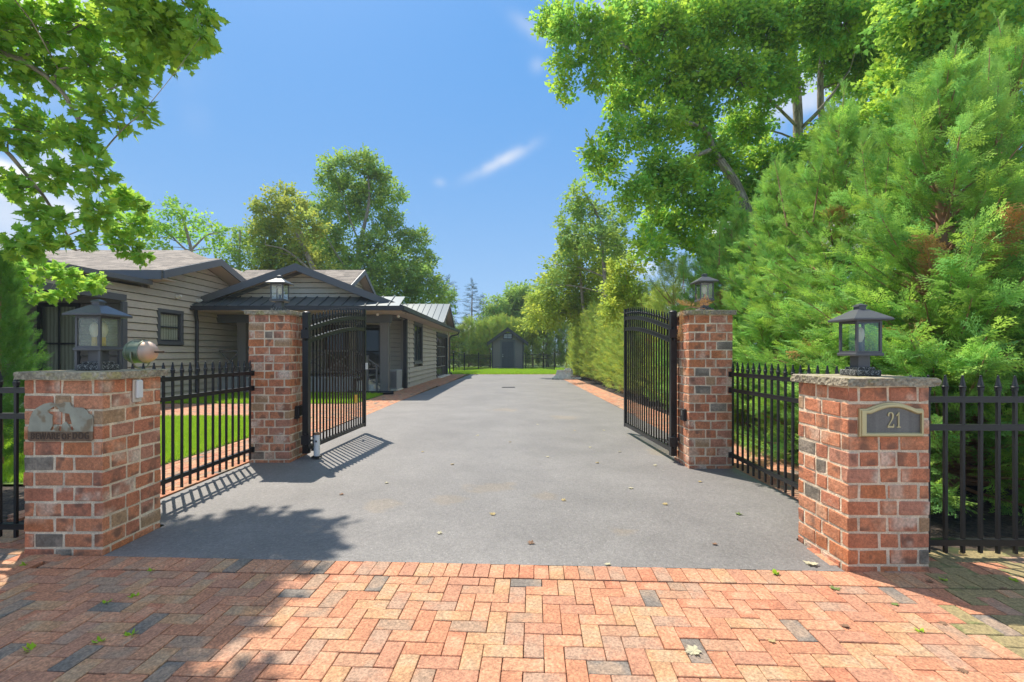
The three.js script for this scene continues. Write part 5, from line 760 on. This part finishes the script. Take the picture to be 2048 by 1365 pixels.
{
  const g = thing('dry_branch', 'orange dried cypress sprig draped over a pillar cap', 'branch', V(2.14, 1.866, 5.62)), r = rng(341), ms = [], cs = [];
  for (let i = 0; i < 26; i++) { const t = i / 26, p = t < 0.5 ? V(lerp(0.12, -0.12, t * 2), 0.03 + 0.03 * r(), lerp(-0.06, 0.0, t * 2)) : V(-0.13 - 0.02 * r(), lerp(0.02, -0.3, t * 2 - 1), 0.01 * rr2(r)); ms.push(aim(p, t < 0.5 ? new THREE.Vector3(rr2(r), 0.2 + 0.3 * r(), rr2(r)) : new THREE.Vector3(rr2(r) * 0.4, -1, rr2(r) * 0.4), rand3(r), 0.1 + 0.06 * r())); cs.push(tint(r, 0.3, 0.1)); }
  part('stem', tube([V(0.12, 0.012, -0.05), V(-0.05, 0.03, -0.01), V(-0.13, -0.02, 0), V(-0.14, -0.28, 0.01)], 0.006, 0.003, 5, 10), M.redBark, g); leaves('dry_foliage', smallFronds, M.dryFrond, ms, cs, g);
}
// grass
{
  const blades = [0, 1, 2].map((k) => { const r = rng(800 + k), T = []; for (let i = 0; i < 6; i++) { const a = r() * 6.283, b = new THREE.Vector3(rr2(r) * 0.35, 0, rr2(r) * 0.35), w = new THREE.Vector3(Math.cos(a), 0, Math.sin(a)).multiplyScalar(0.05), l = new THREE.Vector3(rr2(r) * 0.5, 0.7 + 0.5 * r(), rr2(r) * 0.5), m = b.clone().addScaledVector(l, 0.55); T.push([b.clone().sub(w), b.clone().add(w), m.clone().addScaledVector(w, 0.7)], [b.clone().sub(w), m.clone().addScaledVector(w, 0.7), m.clone().addScaledVector(w, -0.7)], [m.clone().addScaledVector(w, -0.7), m.clone().addScaledVector(w, 0.7), b.clone().add(l).add(new THREE.Vector3(l.x * 0.2, 0, l.z * 0.2))]); } return trisGeo(T); });
  const fill = (x0, x1, d0, d1, n, s, label) => { const r = rng(850 + n), ms = [], cs = []; for (let i = 0; i < n; i++) { const p = V(lerp(x0, x1, r()), 0, lerp(d0, d1, r())); ms.push(aim(p, new THREE.Vector3(rr2(r) * 0.15, 1, rr2(r) * 0.15), rand3(r), s * (0.6 + 0.7 * r()))); cs.push(tint(r, 0.25, 0.2)); } const g = new THREE.Group(); g.name = numbered('grass'); scene.add(g); tag(g, label, 'grass', null, 'stuff'); leaves('blades', blades, M.grass, ms, cs, g); };
  fill(-9.5, -4.26, 4.95, 10.05, 36000, 0.062, 'mown grass of the near lawn beyond the fence');
  fill(-11, -4.3, 12.86, 15.9, 16000, 0.075, 'mown grass in front of the porch');
  fill(-6, 4.4, 31.2, 45, 26000, 0.11, 'mown grass around the shed');
}
// fallen leaves and weeds
{
  const curled = mapleLeaf.clone(); { const p = curled.attributes.position; for (let i = 0; i < p.count; i++) { const x = p.getX(i), y = p.getY(i) - 0.4; p.setXYZ(i, x, y, 0.35 * x * x + 0.3 * y * y + 0.05 * Math.sin(9 * x)); } curled.computeVertexNormals(); curled.rotateX(-Math.PI / 2); }
  const kinds = [std({ color: lin(0.20, 0.11, 0.06), roughness: 0.8 }), M.dryLeaf, leaf(0.55, 0.50, 0.33, 0.2), leaf(0.20, 0.27, 0.08, 0.3)];
  const put = (x, y, k, s, where, group) => { const D = FOC * EYE / (y - VY), m = new THREE.Mesh(curled, kinds[k]); m.name = numbered('fallen_leaf'); m.position.copy(at(x, y, D)); m.position.y = 0.006; m.rotation.y = R() * 6.28; m.rotation.x = rr(-0.15, 0.15); m.scale.setScalar(s * rr(0.85, 1.15)); m.castShadow = m.receiveShadow = true; scene.add(m); tag(m, where, 'leaf', group); };
  put(1622, 1130, 2, 0.075, 'large pale leaf on the asphalt beside the number plaque pillar', 'fallen leaves'); put(1385, 1306, 2, 0.075, 'large pale leaf lying on the brick apron', 'fallen leaves'); put(1479, 1030, 3, 0.06, 'single green leaf lying on the asphalt', 'fallen leaves'); put(1063, 1088, 0, 0.055, 'dark brown leaf mid-drive just beyond the brick apron', 'fallen leaves'); put(1215, 1131, 2, 0.045, 'pale leaf fragment on the joint between asphalt and bricks', 'fallen leaves'); put(683, 990, 0, 0.055, 'brown leaf at the shadow edge on the asphalt', 'fallen leaves'); put(1672, 1180, 3, 0.055, 'yellow-green leaf on the bricks before the number plaque pillar', 'fallen leaves');
  for (const [x, y, k] of [[1430, 1090, 0], [880, 1068, 2], [773, 967, 2], [985, 1030, 1], [1128, 1002, 1], [1310, 932, 2], [1195, 927, 1], [1180, 896, 2], [1020, 885, 1], [1262, 978, 2], [905, 930, 1], [1095, 915, 2], [1240, 905, 2], [1150, 862, 1], [1075, 850, 2], [1208, 862, 2], [845, 905, 1], [955, 872, 2], [1400, 965, 1], [1330, 1010, 1]]) put(x, y, k, 0.05, 'small dry leaf scattered on the asphalt drive', 'scattered dry leaves');
  for (const [x, y, k] of [[1885, 1250, 0], [1690, 1255, 0], [1545, 1285, 1], [1925, 1345, 0], [1790, 1212, 3], [2010, 1180, 0], [1860, 1165, 0]]) put(x, y, k, 0.042, 'small leaf bit scattered on the bricks to the right', 'leaf bits on the apron');
  const tuft = (x, y, s, label) => { const D = FOC * EYE / (y - VY), g = thing('weed', label, 'weed', V((x - VX) * D / FOC, 0, D), 0, 'weeds in the brick joints'), r = rng(x * 7 + y), ms = [], cs = []; for (let i = 0; i < 9; i++) { ms.push(aim(new THREE.Vector3(rr2(r) * 0.01, 0.004, rr2(r) * 0.01), new THREE.Vector3(rr2(r), 0.35 + 0.3 * r(), rr2(r)), UP, s * (0.6 + 0.7 * r()))); cs.push(tint(r, 0.2, 0.2)); } leaves('blade', [ovalLeaf], M.grass, ms, cs, g); };
  [[210, 1208], [270, 1195], [60, 1302], [200, 1286], [263, 1272], [47, 1133], [300, 1144], [1890, 1163], [1552, 1150], [1840, 1265], [1550, 1148], [2030, 1165]].forEach(([x, y], i) => tuft(x, y, i < 5 ? 0.03 : 0.024, x < 1000 ? 'small green weed sprouting between the bricks on the left' : 'small green weed sprouting between the bricks on the right'));
}
scene.fog = new THREE.FogExp2(0xdfe8f2, 0.0008);
renderer.render(scene, camera);
